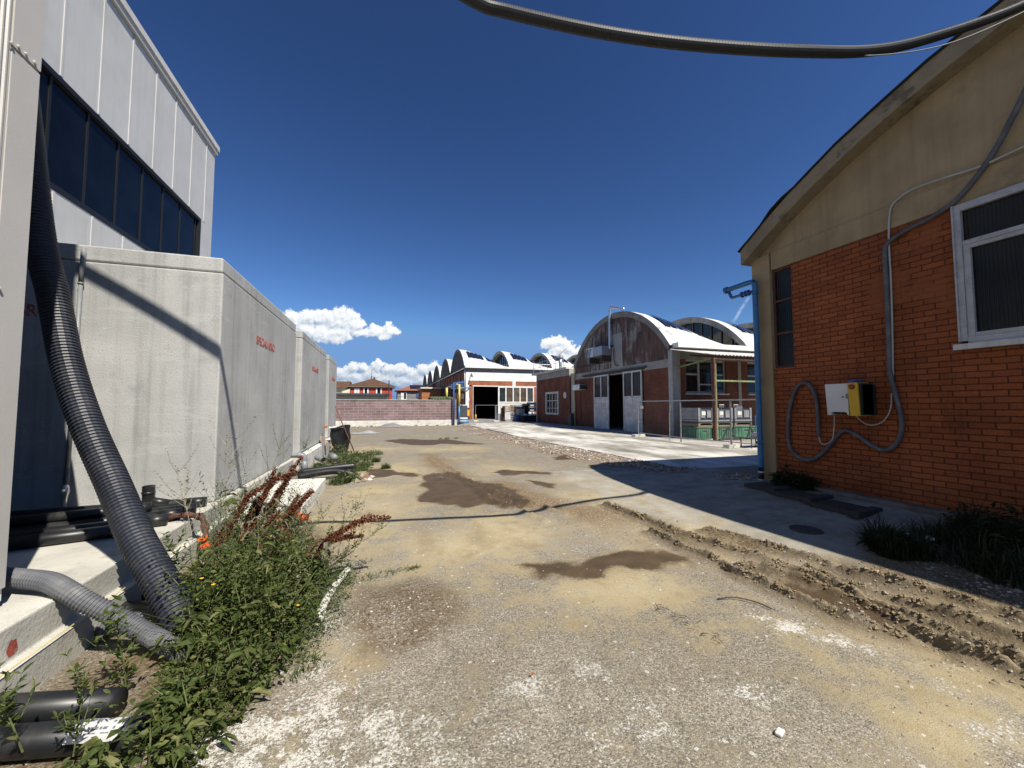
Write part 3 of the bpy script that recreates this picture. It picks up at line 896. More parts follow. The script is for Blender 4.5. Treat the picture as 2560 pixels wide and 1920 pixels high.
# ------------------------------------------------------------------ left: clad hall with a projecting block near the camera
def left_hall():
    X = -4.6
    t = thing('clad_hall', 'pale grey panel clad hall with a long black strip window', 'building', (X, 7, 0))
    w = MB()
    w.box(-12, X - .16, -4, 12.61, 0, 8.45)                           # body behind the facade skin
    w.box(X - .155, X, 3.2, 12.61, .3, 4.652).box(X - .155, X, 3.2, 12.61, 6.353, 8.50).box(X - .155, X, 11.92, 12.605, 4.655, 6.35)
    w.box(X - .155, X, 3.2, 4.6, 4.655, 6.35)
    for i in range(12):                                                # raised joints between the wall panels
        y = 4.09 + i * .8
        if y > 12.4: break
        for z0, z1 in ((.32, 4.63), (6.37, 8.48)): w.box(X - .003, X + .012, y - .02, y + .02, z0, z1)
    w.build('wall', M_CLAD, t)
    r = MB()
    r.box(-12.1, X + .05, 3.2, 12.66, 8.52, 8.62).box(X + .005, X + .08, 3.2, 12.69, 8.625, 8.76).box(-12.1, X + .0, 3.2, 12.64, 8.625, 8.74)
    r.build('roof_trim', M_TRIM, t)
    f = MB()
    f.box(X - .14, X + .012, 4.6, 11.92, 6.27, 6.349).box(X - .14, X + .012, 4.6, 11.92, 4.656, 4.74).box(X - .14, X + .014, 11.83, 11.917, 4.745, 6.265)
    for i in range(10):
        y = 4.92 + i * .757
        f.box(X - .14, X - .035, y - .022, y + .022, 4.742, 6.268)
    win = f.build('window', M_BLACKF, t)
    MB().box(X - .10, X - .05, 4.6, 11.85, 4.70, 6.30).build('pane', M_GLASSB, win)
    # the block by the camera: only its yard face shows
    b = MB()
    b.box(-4.7, -2.06, -6, 3.1, .51, 8.6)
    for y in (2.74, 2.775, 2.81, 2.845, 2.88): b.tube([(-2.06, y, .52), (-2.06, y, 8.55)], .010, 6)
    b.box(-2.058, -2.052, 2.91, 3.098, .512, 3.58).box(-2.058, -2.050, 2.905, 3.10, 3.60, 8.55)
    for y, z in ((2.895, 3.60), (2.94, 3.62), (2.99, 3.62), (3.05, 3.62), (2.93, 2.2)): b.tube([(-2.05, y, z), (-2.040, y, z)], .009, 8)
    b.build('side_wall', M_CLADW, t)
    MB().box(-2.75, -2.064, -6, 3.095, .44, .507).build('base_trim', M_WHITE, t)


left_hall()


def tank(y0, y1, label, letters, front=False):
    t = thing('concrete_tank', label, 'tank', (-3.2, (y0 + y1) / 2, .4), 'prefabricated concrete tanks on the plinth')
    b = MB().box(-4.55, -1.92, y0, y1, .40, 3.178).build('body', M_CONC, t, bevel=.018)
    MB().box(-4.55, -1.93, y0 + .008, y1 - .008, 3.186, 3.37).build('lid', M_CONC, t, bevel=.02)
    lettering('SPECIALVIBRO', .185, (-1.917, letters, 2.515), (0, 1, 0), M_RED, t, width=1.05)
    if front: lettering('SPECIALVIBRO', .185, (-4.50, y0 - .003, 2.52), (1, 0, 0), M_RED, t, width=1.0)
    return t


tank(5.64, 9.87, 'tallest looking concrete tank, nearest the camera, with a hose shadow across it', 7.03, True)
tank(10.60, 14.78, 'middle concrete tank between the other two, red stencil near its top', 12.0)
tank(15.45, 17.8, 'farthest and narrowest looking concrete tank, beside the block wall', 16.25)

tag(MB().prism([(-4.58, -.3), (-1.785, -.3), (-1.785, .2), (-1.85, .205), (-1.85, .4), (-4.58, .4)], 'y', -3, 9.62).build('concrete_plinth', M_CONC2, bevel=.012),
    'long concrete plinth with a stepped edge under the nearest tank', 'plinth')
tag(MB().prism([(-4.58, -.3), (-1.76, -.3), (-1.76, .38), (-4.58, .38)], 'y', 10.15, 18.3).build('concrete_plinth', M_WHITEC, bevel=.012),
    'whitish concrete plinth under the two farther tanks', 'plinth')
tag(MB().box(-1.77, -1.03, 5.95, 8.2, -.1, .2).build('concrete_slab', M_WHITEC, bevel=.015), 'low white concrete slab block on the ground along the tank plinth', 'slab')
pm = MB()
for i in range(14):
    a, r = i * 2 * math.pi / 14, .028 + .014 * random.random()
    pm.v.append((-1.847, 2.855 + r * math.cos(a), .275 + r * 1.3 * math.sin(a)))
pm.f.append(tuple(range(14)))
spray = pm.build('paint_mark', M_RED)
tag(spray, 'red spray paint dot on the plinth edge', 'paint mark')
tag(MB().tube(spline([(-1.778, 2.3, .215), (-1.776, 3.2, .225), (-1.774, 4.6, .235)], .2), .003, 5).build('string_line', M_YELLOW), 'thin yellowish string stretched along the plinth edge', 'string')


# ------------------------------------------------------------------ hoses and pipes at the left
def single(mb, name, mat, label, cat, group=None, smooth=True):
    return tag(mb.build(name, mat, smooth=smooth), label, cat, group)


single(corrugated([(-3.48, 4.33, 6.6), (-3.31, 4.48, 5.5), (-3.14, 4.53, 4.5), (-2.92, 4.50, 3.08), (-2.74, 4.42, 2.49), (-2.53, 4.26, 1.91), (-2.27, 4.07, 1.4),
                   (-1.98, 3.87, .95), (-1.69, 3.61, .58), (-1.42, 3.38, .30), (-1.22, 3.2, .08)], .104, .030, .11, 18), 'corrugated_hose', M_HOSEB,
       'thick dark blue grey ribbed hose hanging down past the tank into the weeds', 'hose', smooth=False)
single(corrugated([(-2.6, 3.55, .48), (-2.247, 3.37, .485), (-2.084, 3.288, .485), (-1.928, 3.215, .475), (-1.8, 3.144, .435), (-1.707, 3.126, .37), (-1.61, 3.126, .30), (-1.514, 3.132, .22), (-1.402, 3.106, .15), (-1.273, 3.042, .10), (-1.124, 2.921, .08)], .057, .020, .10, 14),
       'corrugated_hose', M_HOSEG, 'lighter grey ribbed hose slumping over the plinth edge into the weeds', 'hose', smooth=False)
single(corrugated([(-1.76, 3.36, .065), (-1.64, 3.50, .065), (-1.46, 3.47, .07), (-1.25, 3.38, .075), (-1.05, 3.3, .065)], .046, .019, .12, 14),
       'corrugated_hose', M_HOSEG, 'short grey ribbed hose on the ground behind the lighter hose', 'hose', smooth=False)

PG = 'black plastic pipes lying on the plinth'
for i, (a, b, r, lab) in enumerate([
    ((-3.05, 4.20, .455), (-2.10, 4.46, .455), .052, 'black pipe at the front edge of the bundle on the plinth, nearest the camera'),
    ((-3.2, 4.38, .455), (-1.98, 4.70, .455), .050, 'black pipe second from the front of the bundle on the plinth'),
    ((-3.3, 4.56, .455), (-1.96, 4.92, .455), .050, 'black pipe in the middle of the bundle on the plinth'),
    ((-3.4, 4.76, .455), (-1.90, 5.10, .455), .052, 'long black pipe of the bundle reaching past the hose to the plinth corner'),
    ((-3.5, 5.00, .455), (-2.55, 5.22, .455), .050, 'black pipe with a white end ring in the bundle on the plinth'),
    ((-3.6, 5.30, .455), (-1.93, 5.42, .455), .052, 'rearmost black pipe of the bundle, close to the tank base'),
    ((-3.1, 4.64, .54), (-2.2, 4.90, .54), .046, 'black pipe lying on top of the bundle on the plinth')]):
    d = (Vector(b) - Vector(a)).normalized()
    mb = MB().tube([a, b], r, 14).tube([Vector(b) - d * .16, Vector(b) + d * .004], r * 1.10, 14)
    p = single(mb, 'drain_pipe', M_BLACKP, lab, 'pipe', PG)
    if i == 4: MB().tube([Vector(b) - d * .002, Vector(b) + d * .012], r * 1.14, 16).build('end_ring', M_WHITEP, p, True)
single(MB().tube([(-2.42, 5.34, .47), (-2.42, 5.33, .68)], .055, 14, cap=False).tube([(-2.42, 5.33, .60), (-2.42, 5.33, .62)], .060, 14).tube([(-2.42, 5.34, .52), (-2.25, 5.37, .47)], .045, 10),
       'pipe_fitting', M_BLACKP, 'black branch fitting standing up from the pipes by the tank', 'pipe fitting')

t = thing('downpipe', 'thin grey pipe with a valve running down the front of the nearest tank', 'pipe', (-3.26, 5.58, .45))
MB().tube([(-3.242, 5.60, 3.32), (-3.25, 5.60, 2.9)], .022, 12).tube([(-3.25, 5.60, 2.9), (-3.268, 5.60, .84)], .019, 12).tube([(-3.25, 5.60, 2.92), (-3.25, 5.60, 2.90)], .026, 12).build('tube', M_GREYP, t, True)
MB().tube([(-3.268, 5.60, .86), (-3.27, 5.60, .70)], .024, 12).build('joint', M_HOSEG, t, True)
v = MB().tube([(-3.27, 5.60, .70), (-3.27, 5.60, .66), (-3.27, 5.60, .62), (-3.27, 5.60, .56), (-3.27, 5.60, .44)], [.02, .031, .034, .022, .016], 12)
v.tube([(-3.27, 5.60, .64), (-3.27, 5.54, .64)], .014, 8).build('valve', M_STEEL, t, True)

# black pipes at the lower left corner
p = single(MB().tube([(-2.6, 2.86, .075), (-1.75, 2.66, .075), (-1.24, 2.545, .075)], .066, 18), 'drain_pipe', M_BLACKP, 'thick black pipe lying in front of the plinth, above the white labelled one', 'pipe')
p = thing('drain_pipe', 'thick black pipe with a white printed label, lowest at the left', 'pipe', (-1.6, 2.42, 0))
MB().tube([(-2.5, 2.62, .073), (-1.6, 2.42, .073), (-1.02, 2.29, .073)], .064, 18).build('tube', M_BLACKP, p, True)
ax = (Vector((-1.02, 2.29, .073)) - Vector((-1.6, 2.42, .073))).normalized()
side = ax.cross(Vector((0, 0, 1)))
lb = MB()
lb.grid(lambda u, v_: Vector((-1.02, 2.29, .073)) - ax * (.06 + u * .21) + (side * math.cos(.3 + v_ * 1.5) + Vector((0, 0, 1)) * math.sin(.3 + v_ * 1.5)) * .0662, 6, 10)
lab = lb.build('printed_label', M_LABEL, p)
ink = MB()
for i in range(9):
    for r_ in range(2):
        if (i * 3 + r_) % 5 == 4: continue
        u0 = .09 + i * .018
        a0 = .78 + r_ * .26
        c = Vector((-1.02, 2.29, .073)) - ax * u0
        ink.obox(c + (side * math.cos(a0) + Vector((0, 0, 1)) * math.sin(a0)) * .0670, ax * (.0045 + .002 * (i % 3)), (side * -math.sin(a0) + Vector((0, 0, 1)) * math.cos(a0)) * (.002 + .003 * r_), (side * math.cos(a0) + Vector((0, 0, 1)) * math.sin(a0)) * .001)
ink.build('lettering', M_INK, lab)
single(MB().tube([(-1.90, 3.72, .06), (-1.35, 3.56, .06)], .062, 16), 'drain_pipe', M_BLACKP, 'black pipe lying across behind the grey hoses', 'pipe')
single(MB().tube([(-1.86, 3.98, .05), (-1.5, 3.88, .05)], .05, 14), 'drain_pipe', M_BLACKP, 'short black pipe behind, at the foot of the thick dark hose', 'pipe')
single(MB().tube(spline([(-.30, 3.98, .05), (-.37, 3.70, .045), (-.41, 3.40, .045), (-.43, 3.12, .045)], .06), .029, 12, cap=False).tube([(-.41, 3.22, .045), (-.43, 3.12, .045)], .035, 12, cap=False),
       'broken_pipe', M_WHITEP, 'broken cream white plastic pipe lying at the edge of the weeds', 'pipe')
def crumple():
    path = spline([(-1.38, 5.50, .06), (-1.25, 5.60, .11), (-1.08, 5.72, .13), (-.93, 5.80, .09)], .02)
    rr = [.028 + .032 * math.sin(.4 + 2.4 * i / len(path)) + .008 * math.sin(i * 1.9) + .006 * math.sin(i * 4.3) for i in range(len(path))]
    mb = MB().tube(path, rr, 14)
    rg = random.Random(4)
    mb.v = [(x + rg.uniform(-.007, .007), y + rg.uniform(-.007, .007), max(.002, z + rg.uniform(-.012, .010))) for x, y, z in mb.v]
    return mb


single(crumple(),
       'orange_plastic', M_ORANGE, 'crumpled bright orange plastic lying by the white slab', 'rubbish')
single(MB().obox((-1.56, 4.36, .33), (.035, .01, .01), (-.006, .025, .015), (0, -.008, .008)).obox((-1.52, 4.31, .29), (.03, .015, .015), (-.012, .016, .01), (0, .0, .006)), 'orange_plastic', M_ORANGE,
       'small orange plastic scrap by the thick hose in the weeds', 'rubbish', smooth=False)
single(MB().tube(spline([(-2.05, 4.82, .445), (-1.95, 4.83, .455), (-1.84, 4.82, .45), (-1.72, 4.75, .44), (-1.66, 4.68, .36), (-1.63, 4.62, .22)], .03), [.03 + .008 * math.sin(i * 1.3) for i in range(len(spline([(-2.05, 4.82, .445), (-1.95, 4.83, .455), (-1.84, 4.82, .45), (-1.72, 4.75, .44), (-1.66, 4.68, .36), (-1.63, 4.62, .22)], .03)))], 9), 'rag', M_BROWN, 'reddish brown twisted rag hanging over the plinth edge', 'rag')

# grey elbow and black pipes further back
e = thing('pipe_elbow', 'grey plastic elbow pipe coming out of the plinth', 'pipe fitting', (-1.66, 9.75, .1))
MB().tube(spline([(-1.92, 9.75, .465), (-1.78, 9.75, .465), (-1.70, 9.75, .452), (-1.665, 9.75, .40), (-1.66, 9.75, .33)], .02), .055, 14).tube([(-1.80, 9.75, .465), (-1.77, 9.75, .465)], .063, 14).tube([(-1.66, 9.75, .34), (-1.66, 9.75, .10)], .064, 14).build('tube', M_GREYP, e, True)
single(MB().tube(spline([(-1.66, 9.25, .16), (-1.35, 9.28, .19), (-1.0, 9.32, .215), (-.58, 9.38, .235)], .08), .068, 14), 'drain_pipe', M_BLACKP, 'straight black pipe lying by the grey elbow', 'pipe')
single(MB().tube(spline([(-1.66, 9.10, .09), (-1.3, 9.12, .15), (-1.0, 9.14, .17), (-.8, 9.12, .14), (-.58, 9.1, .075)], .06), .066, 14), 'drain_pipe', M_BLACKP, 'bent black pipe drooping in front of the straight one by the elbow', 'pipe')
single(MB().tube([(-1.62, 8.7, .23), (-1.86, 8.05, .25)], .05, 12), 'drain_pipe', M_HOSEG, 'short dark grey pipe on the end of the white slab', 'pipe')
single(MB().tube([(-1.68, 11.6, .18), (-1.48, 11.3, .14)], .075, 14, cap=False), 'pipe_stub', M_GREYP, 'open ended grey pipe stub in the weeds before the black bag', 'pipe')
single(MB().tube([(-1.36, 11.75, .20), (-1.22, 11.45, .17)], [.085, .08], 14), 'pipe_stub', M_GREYP, 'pale grey capped pipe stub in the weeds, nearer the yard', 'pipe')

# rubbish corner
bg = MB()


def bagp(u, v_):
    a, z = u * 2 * math.pi, v_
    r = .235 + .035 * math.sin(3 * a + 5 * z) + .02 * math.sin(9 * a - 7 * z) + .012 * math.sin(17 * a + 3 * z)
    r *= (.86 + .25 * math.sin(min(1, z * 1.15) * math.pi * .62))
    return (-1.42 + .05 * z + r * 1.08 * math.cos(a), 14.35 + r * .9 * math.sin(a), .86 * z)


bg.grid(bagp, 40, 16)
bag = thing('rubbish_bin', 'black plastic bag bulging in a waste bin among the weeds', 'waste bin', (-1.42, 14.35, 0))
bg.build('bag', M_BAG, bag, True)
MB().tube([(-1.40 + .29 * math.cos(a), 14.35 + .25 * math.sin(a), .83 + .05 * math.cos(a - .4)) for a in np.linspace(0, 2 * math.pi, 30)], .028, 8).build('rim', M_BAG, bag, True)
MB().obox((-1.58, 14.3, .845), (.17, .02, .02), (-.02, .1, 0), (0, 0, .018)).build('white_flap', M_PAPER, bag)
single(MB().tube([(-.93, 14.10, .02), (-1.29, 14.08, .90), (-1.545, 14.10, 1.53)], [.017, .016, .016], 8), 'broom_stick', M_RUST, 'dark brown stick leaning against the black rubbish bag', 'stick')
bd = MB().obox((-1.90, 13.75, .52), (.17, 0, -.16), (.02, .11, .03), (.012, 0, .014)).obox((-1.72, 13.6, .36), (.17, 0, -.17), (.02, .11, .03), (.012, 0, .014))
bd.obox((-2.0, 13.68, .60), (.03, .0, .03), (.0, .12, 0), (.02, 0, -.02)).obox((-1.62, 13.55, .28), (.03, 0, .03), (0, .12, 0), (.02, 0, -.02))
tag(bd.build('wooden_crate', M_WOOD), 'broken wooden crate tipped against the black bag', 'crate')
single(MB().obox((-1.80, 14.0, .86), (.045, 0, .01), (0, .05, 0), (0, 0, .03)), 'red_scrap', M_ORANGE, 'small red scrap on top of the crate by the bag', 'rubbish', smooth=False)
single(MB().box(-1.60, -1.52, 12.62, 12.72, 0, .46).box(-1.78, -1.70, 13.0, 13.06, .0, .62), 'grey_post', M_GREYP, 'pair of short grey posts under the wooden crate', 'post', smooth=False)
pl = MB().grid(lambda u, v_: (-1.75 + 1.5 * u, 23.0 + .9 * v_, .02 + .16 * (math.sin(math.pi * u) ** .7) * math.sin(math.pi * v_) * (.6 + .4 * math.sin(9 * u + 4 * v_))), 24, 10)
single(pl, 'plastic_sheet', M_SHEET, 'crumpled translucent plastic sheet on the ground beyond the tanks', 'sheet')


# ------------------------------------------------------------------ right: ochre and brick workshop with an arched roof
def arch_z(y, yc, half, ze, zt):
    rise = zt - ze
    R = (half * half + rise * rise) / (2 * rise)
    return zt - R + math.sqrt(max(0.0, R * R - (y - yc) ** 2))


def right_workshop():
    X, YC, HALF, ZE, ZT = 7.0, 0.6, 5.40, 4.64, 6.42
    t = thing('arched_workshop', 'ochre gabled workshop with painted orange brick walls and arched roof', 'building', (X, YC, .1))
    w = MB()
    T = .3
    # facade bricks round the two windows
    w.box(X, X + T, -4.8, 1.0, -.2, 4.13).box(X, X + T, 1.0, 3.01, -.2, 2.25).box(X, X + T, 3.01, 5.18, -.2, 4.13)
    w.box(X, X + T, 5.18, 5.57, -.2, 2.245)
    w.box(X + .5, 26, 5.60, 5.90, -.2, 4.3).box(X + .5, 26, -4.8, -4.5, -.2, 4.3).box(25.7, 26, -4.49, 5.59, -.2, 4.3)
    w.build('wall', M_BRICKR, t)
    g = MB()
    n = 40
    ys = [YC - 5.35 + 10.70 * i / n for i in range(n + 1)]
    poly = [(ys[0], 4.475), (ys[-1], 4.475)] + [(y, arch_z(y, YC, HALF, ZE, ZT) - .02) for y in ys[::-1]]
    g.prism(poly, 'x', X + .012, X + T)
    g.box(X - .012, X + T, -4.8, 5.55, 4.133, 4.472)
    g.build('gable', M_OCHRE, t)
    MB().box(X - .03, X + .5, 5.575, 5.95, -.2, 4.46).build('pilaster', M_OCHRE, t)
    MB().box(X - .025, X + .5, -4.95, -4.805, -.2, 4.46).build('pilaster', M_OCHRE, t)
    f = MB()
    ring = []
    m = 48
    for i in range(m + 1):
        y = YC - HALF + 2 * HALF * i / m
        ring.append((y, arch_z(y, YC, HALF, ZE, ZT)))
    low = [(y, z - .26 - .05 * abs((y - YC) / HALF) ** 2) for (y, z) in ring]
    low[-1], low[0] = (ring[-1][0], 4.36), (ring[0][0], 4.36)
    for i in range(m):
        a, b, c, d = ring[i], ring[i + 1], low[i + 1], low[i]
        vs = [(X - .25, *a), (X - .25, *b), (X - .25, *c), (X - .25, *d), (X + .011, *a), (X + .011, *b), (X + .011, *c), (X + .011, *d)]
        f.add(vs, [(0, 1, 2, 3), (3, 2, 6, 7), (0, 4, 5, 1)])
    f.add([(X - .25, *ring[-1]), (X - .25, *low[-1]), (X + .011, *low[-1]), (X + .011, *ring[-1])], [(0, 1, 2, 3)])
    f.add([(X - .25, *ring[0]), (X - .25, *low[0]), (X + .011, *low[0]), (X + .011, *ring[0])], [(0, 3, 2, 1)])
    f.build('fascia', M_OCHREF, t)
    r = MB()

    def roofp(x, i, up):
        y, z = ring[i]
        return (x, y + (.04 if i == m else -.04 if i == 0 else 0), z + up)
    jag = [.02 + (.012 if (i * 7) % 5 == 0 else 0) + (.05 if i in (44, 45) else 0) for i in range(m + 1)]
    for i in range(m):
        a, b = roofp(X - .28, i, jag[i]), roofp(X - .28, i + 1, jag[i + 1])
        c, d = roofp(26, i + 1, jag[i + 1]), roofp(26, i, jag[i])
        a2, b2, c2, d2 = [(q[0], q[1], q[2] - .03) for q in (a, b, c, d)]
        r.add([a, b, c, d, a2, b2, c2, d2], [(0, 1, 2, 3), (7, 6, 5, 4), (0, 4, 5, 1)])
    # closed eaves so that the far side casts a whole shadow
    r.box(X + .3, 26, 5.9, 6.0, 4.40, 4.62).box(X + .3, 26, -4.8, -4.74, 4.40, 4.62)
    r.build('roof', M_TAR, t)
    # narrow corner window
    wn = MB().box(X + .04, X + .10, 5.535, 5.57, 2.25, 4.128).box(X + .04, X + .10, 5.182, 5.20, 2.25, 4.128)
    for z in (2.25, 2.88, 3.50, 4.09): wn.box(X + .045, X + .10, 5.202, 5.533, z, z + .035)
    wn = wn.build('window', M_RUST, t)
    MB().box(X + .07, X + .08, 5.20, 5.54, 2.28, 4.10).build('pane', M_RGLASS, wn)
    # wide window
    w2 = MB()
    for (y0, y1, z0, z1, xf) in ((2.93, 3.008, 2.36, 4.118, 0), (1.002, 1.08, 2.36, 4.118, 0), (1.082, 2.928, 4.03, 4.118, 0), (1.082, 2.928, 2.33, 2.41, 0), (1.082, 2.928, 3.58, 3.635, .005),
                                 (2.865, 2.927, 2.412, 3.578, .012), (1.96, 2.05, 2.412, 3.578, .012), (1.083, 1.14, 2.412, 3.578, .012), (2.052, 2.863, 3.53, 3.577, .014), (2.052, 2.863, 2.413, 2.46, .014)):
        w2.box(X - .055 + xf, X + .06, y0, y1, z0, z1)
    w2.box(X - .07, X - .056, 2.99, 3.008, 2.36, 4.118)
    w2 = w2.build('window', M_FRAME, t)
    MB().box(X + .0, X + .01, 1.04, 2.97, 2.38, 4.07).build('pane', M_RGLASS, w2)
    MB().box(X - .10, X + .1, .97, 3.05, 2.255, 2.325).build('sill', M_WHITED, w2)
    return t


right_workshop()

# inverter on the brick wall
iv = thing('solar_inverter', 'white and yellow inverter box hung on the orange brick wall', 'inverter', (6.82, 4.1, 1.38))
b = MB()
b.prism([(4.445, 1.885), (4.12, 1.885), (4.12, 1.40), (4.13, 1.40), (4.16, 1.45), (4.36, 1.45), (4.37, 1.40), (4.42, 1.40)][::-1], 'x', 6.645, 6.90)
b.build('cover', M_WHITE, iv, bevel=.01)
b = MB().prism([(4.118, 1.892), (3.985, 1.892), (3.968, 1.395), (4.098, 1.395)][::-1], 'x', 6.635, 6.89).build('yellow_panel', M_YELLOWB, iv, bevel=.006)
MB().box(6.66, 6.92, 3.955, 3.982, 1.41, 1.88).box(6.70, 6.985, 3.955, 4.43, 1.42, 1.86).build('housing', M_DARK, iv)
k_ = MB().tube([(6.634, 4.055, 1.83), (6.615, 4.055, 1.83)], .038, 18).tube([(6.614, 4.055, 1.83), (6.59, 4.055, 1.83)], .020, 14)
k_.build('rotary_switch', M_RED, iv, True)
MB().tube([(6.70, 4.13, 1.90), (6.78, 4.1, 1.93), (6.9, 4.06, 1.91)], .022, 8).build('cable_gland', M_BLUED, iv, True)
lk = MB().tube([(6.643, 4.19, 1.68), (6.638, 4.19, 1.68)], .014, 12).box(6.636, 6.644, 4.125, 4.145, 1.655, 1.725).build('latch', M_GREYP, iv)

# conduits on the wall
single(MB().tube(spline([(6.93, 2.05, 5.75), (6.94, 2.348, 5.116), (6.95, 2.478, 4.855), (6.95, 2.585, 4.648), (6.95, 2.741, 4.415), (6.95, 2.954, 4.192), (6.95, 3.196, 4.076), (6.95, 3.438, 4.027), (6.95, 3.672, 3.935), (6.95, 3.735, 3.80), (6.95, 3.735, 3.3),
                         (6.955, 3.748, 2.327), (6.955, 3.751, 2.037), (6.955, 3.708, 1.747), (6.955, 3.657, 1.429), (6.955, 3.655, 1.204), (6.955, 3.721, 1.008), (6.955, 3.857, .897), (6.955, 4.013, .946), (6.95, 4.175, 1.064), (6.95, 4.357, 1.157),
                         (6.95, 4.488, 1.066), (6.95, 4.64, .859), (6.95, 4.797, .697), (6.95, 4.957, .61), (6.95, 5.148, .655), (6.95, 5.292, .823), (6.95, 5.298, 1.223), (6.95, 5.224, 1.626), (6.95, 5.098, 1.892), (6.95, 4.971, 1.942), (6.95, 4.855, 1.84), (6.95, 4.78, 1.581), (6.95, 4.777, 1.032)], .03), .030, 12),
       'flexible_conduit', M_HOSEG, 'thick grey conduit looping across the orange brick wall under the inverter', 'conduit')
single(MB().tube(spline([(6.97, 3.74, 1.73), (6.972, 3.715, 2.4), (6.972, 3.694, 3.302), (6.972, 3.693, 3.946), (6.972, 3.665, 4.349), (6.965, 3.608, 4.477), (6.96, 3.406, 4.563), (6.95, 3.064, 4.54), (6.95, 2.716, 4.50), (6.95, 2.3, 4.53), (6.95, 1.2, 4.56)], .05), .013, 8),
       'cable', M_CABLE, 'thin pale cable running up the brick and along the gable', 'cable')
single(MB().tube(spline([(6.95, 4.777, 1.05), (6.94, 4.749, .941), (6.93, 4.675, .908), (6.92, 4.55, .997), (6.9, 4.5, 1.193), (6.8, 4.42, 1.40), (6.8, 4.41, 1.46)], .03), .0085, 7), 'cable', M_CABLE, 'white cable hanging from the white end of the inverter to the conduit end', 'cable')
single(MB().tube(spline([(6.8, 4.12, 1.40), (6.85, 4.10, 1.33), (6.93, 4.08, 1.276), (6.96, 4.0, 1.258), (6.965, 3.868, 1.32), (6.965, 3.775, 1.50), (6.965, 3.753, 1.73)], .03), .0095, 7), 'cable', M_CABLE, 'white cable sagging from the yellow end of the inverter to the right', 'cable')

# blue downpipe at the corner
bp = thing('blue_pipe', 'bright blue pipe standing at the near corner of the orange brick building', 'pipe', (6.86, 5.80, .1))
MB().tube(spline([(6.86, 5.80, .36), (6.86, 5.80, 2.0), (6.86, 5.80, 3.80), (6.86, 5.82, 3.95), (6.86, 5.92, 3.99), (6.86, 6.45, 3.99)], .03), .050, 14).tube([(6.86, 5.80, .82), (6.86, 5.80, .86)], .062, 14).tube([(6.86, 5.80, 3.72), (6.86, 5.80, 3.78)], .06, 14).tube([(6.86, 6.44, 3.99), (6.86, 6.50, 3.99)], .07, 14).build('tube', M_BLUE, bp, True)
MB().tube([(6.86, 5.80, .08), (6.86, 5.80, .36)], .048, 14).build('pipe_foot', M_BLACKF, bp, True)
MB().tube([(6.86, 5.80, .27), (6.86, 5.80, .30)], .052, 14).build('foot_ring', M_PAPER, bp, True)
MB().tube([(6.86, 5.80, .13), (6.86, 5.80, .15)], .052, 14).build('foot_ring', M_PAPER, bp, True)
vv = MB().tube([(6.88, 5.86, 3.80), (6.88, 6.35, 3.80)], .028, 10)
for y in (5.95, 6.02, 6.1): vv.tube([(6.88, y, 3.80), (6.88, y + .018, 3.80)], .06, 14)
vv.tube([(6.86, 6.42, 3.95), (6.88, 6.36, 3.80)], .03, 10)
vv.build('valve', M_BLUED, bp, True)

# overhead conduit between the two sides of the yard, with a thin cable tied to it
OH = [(-2.04, 3.0, 6.9), (-1.39, 3.08, 6.36), (-.70, 3.13, 5.80), (-.35, 3.14, 5.48), (.08, 2.98, 5.02), (.57, 2.73, 4.56), (.84, 2.70, 4.52), (1.565, 2.565, 4.45), (2.33, 2.44, 4.46), (3.3, 2.28, 4.54), (4.33, 2.29, 4.86), (5.26, 2.21, 5.24), (6.13, 2.03, 5.63), (6.74, 1.93, 6.06)]
single(corrugated(OH, .046, .013, .05, 14), 'overhead_conduit', M_OHC, 'dark ribbed conduit sagging overhead across the top of the view', 'conduit', smooth=False)
ohp = spline(OH, .1)
ohl = [p_ + np.array([.02, -.03, -.056 - .06 * math.exp(-((p_[0] - 5.2) / .7) ** 2)]) for p_ in ohp if p_[0] > 4.0]
single(MB().tube(ohl, .005, 6), 'cable', M_GREYP, 'thin pale cable tied under the dark overhead conduit', 'cable')

# drain grates, kerb and manhole by the shaded wall
for i, (x, y, lab) in enumerate([(6.45, 5.35, 'steel drain grate farthest along the shaded brick wall'), (6.35, 4.72, 'steel drain grate second nearest on the shaded brick wall'), (6.25, 4.05, 'steel drain grate nearest the camera on the shaded brick wall')]):
    z = gh(x, y) + .03
    g = MB().box(x - .24, x + .24, y - .25, y + .25, z - .05, z + .012)
    for j in range(9): g.box(x - .2 + j * .047, x - .18 + j * .047, y - .22, y + .22, z + .013, z + .022)
    tag(g.build('drain_grate', M_IRON), lab, 'grate', 'drain grates along the brick wall')
for i, (x, y, lab) in enumerate([(6.42, 5.05, 'dark timber baulk between the two farther drain grates'), (6.32, 4.40, 'dark timber baulk between the two nearer drain grates'), (6.2, 3.70, 'dark timber baulk at the near end of the drain grates')]):
    z = gh(x, y)
    tag(MB().obox((x, y, z + .035), (.30, .03, .0), (-.006, .065, 0), (0, 0, .04)).build('timber_baulk', M_IRON, bevel=.01), lab, 'timber', 'timber baulks along the brick wall')
tag(MB().box(6.78, 6.97, 2.4, 5.5, .0, .20).build('wall_kerb', M_DKERB, bevel=.02), 'low concrete kerb along the foot of the orange brick wall', 'kerb')
mh = thing('manhole_cover', 'round iron manhole cover in the shaded concrete', 'manhole cover', (5.02, 3.65, gh(5.02, 3.65)))
z = gh(5.02, 3.65)
MB().tube([(5.02, 3.65, z - .03), (5.02, 3.65, z + .008)], .15, 28).build('cover', M_IRON, mh)
q = MB().tube([(5.02 + .165 * math.cos(a), 3.65 + .165 * math.sin(a), z + .004) for a in np.linspace(0, 2 * math.pi, 33)], .014, 6)
q.build('rim', M_IRON, mh)


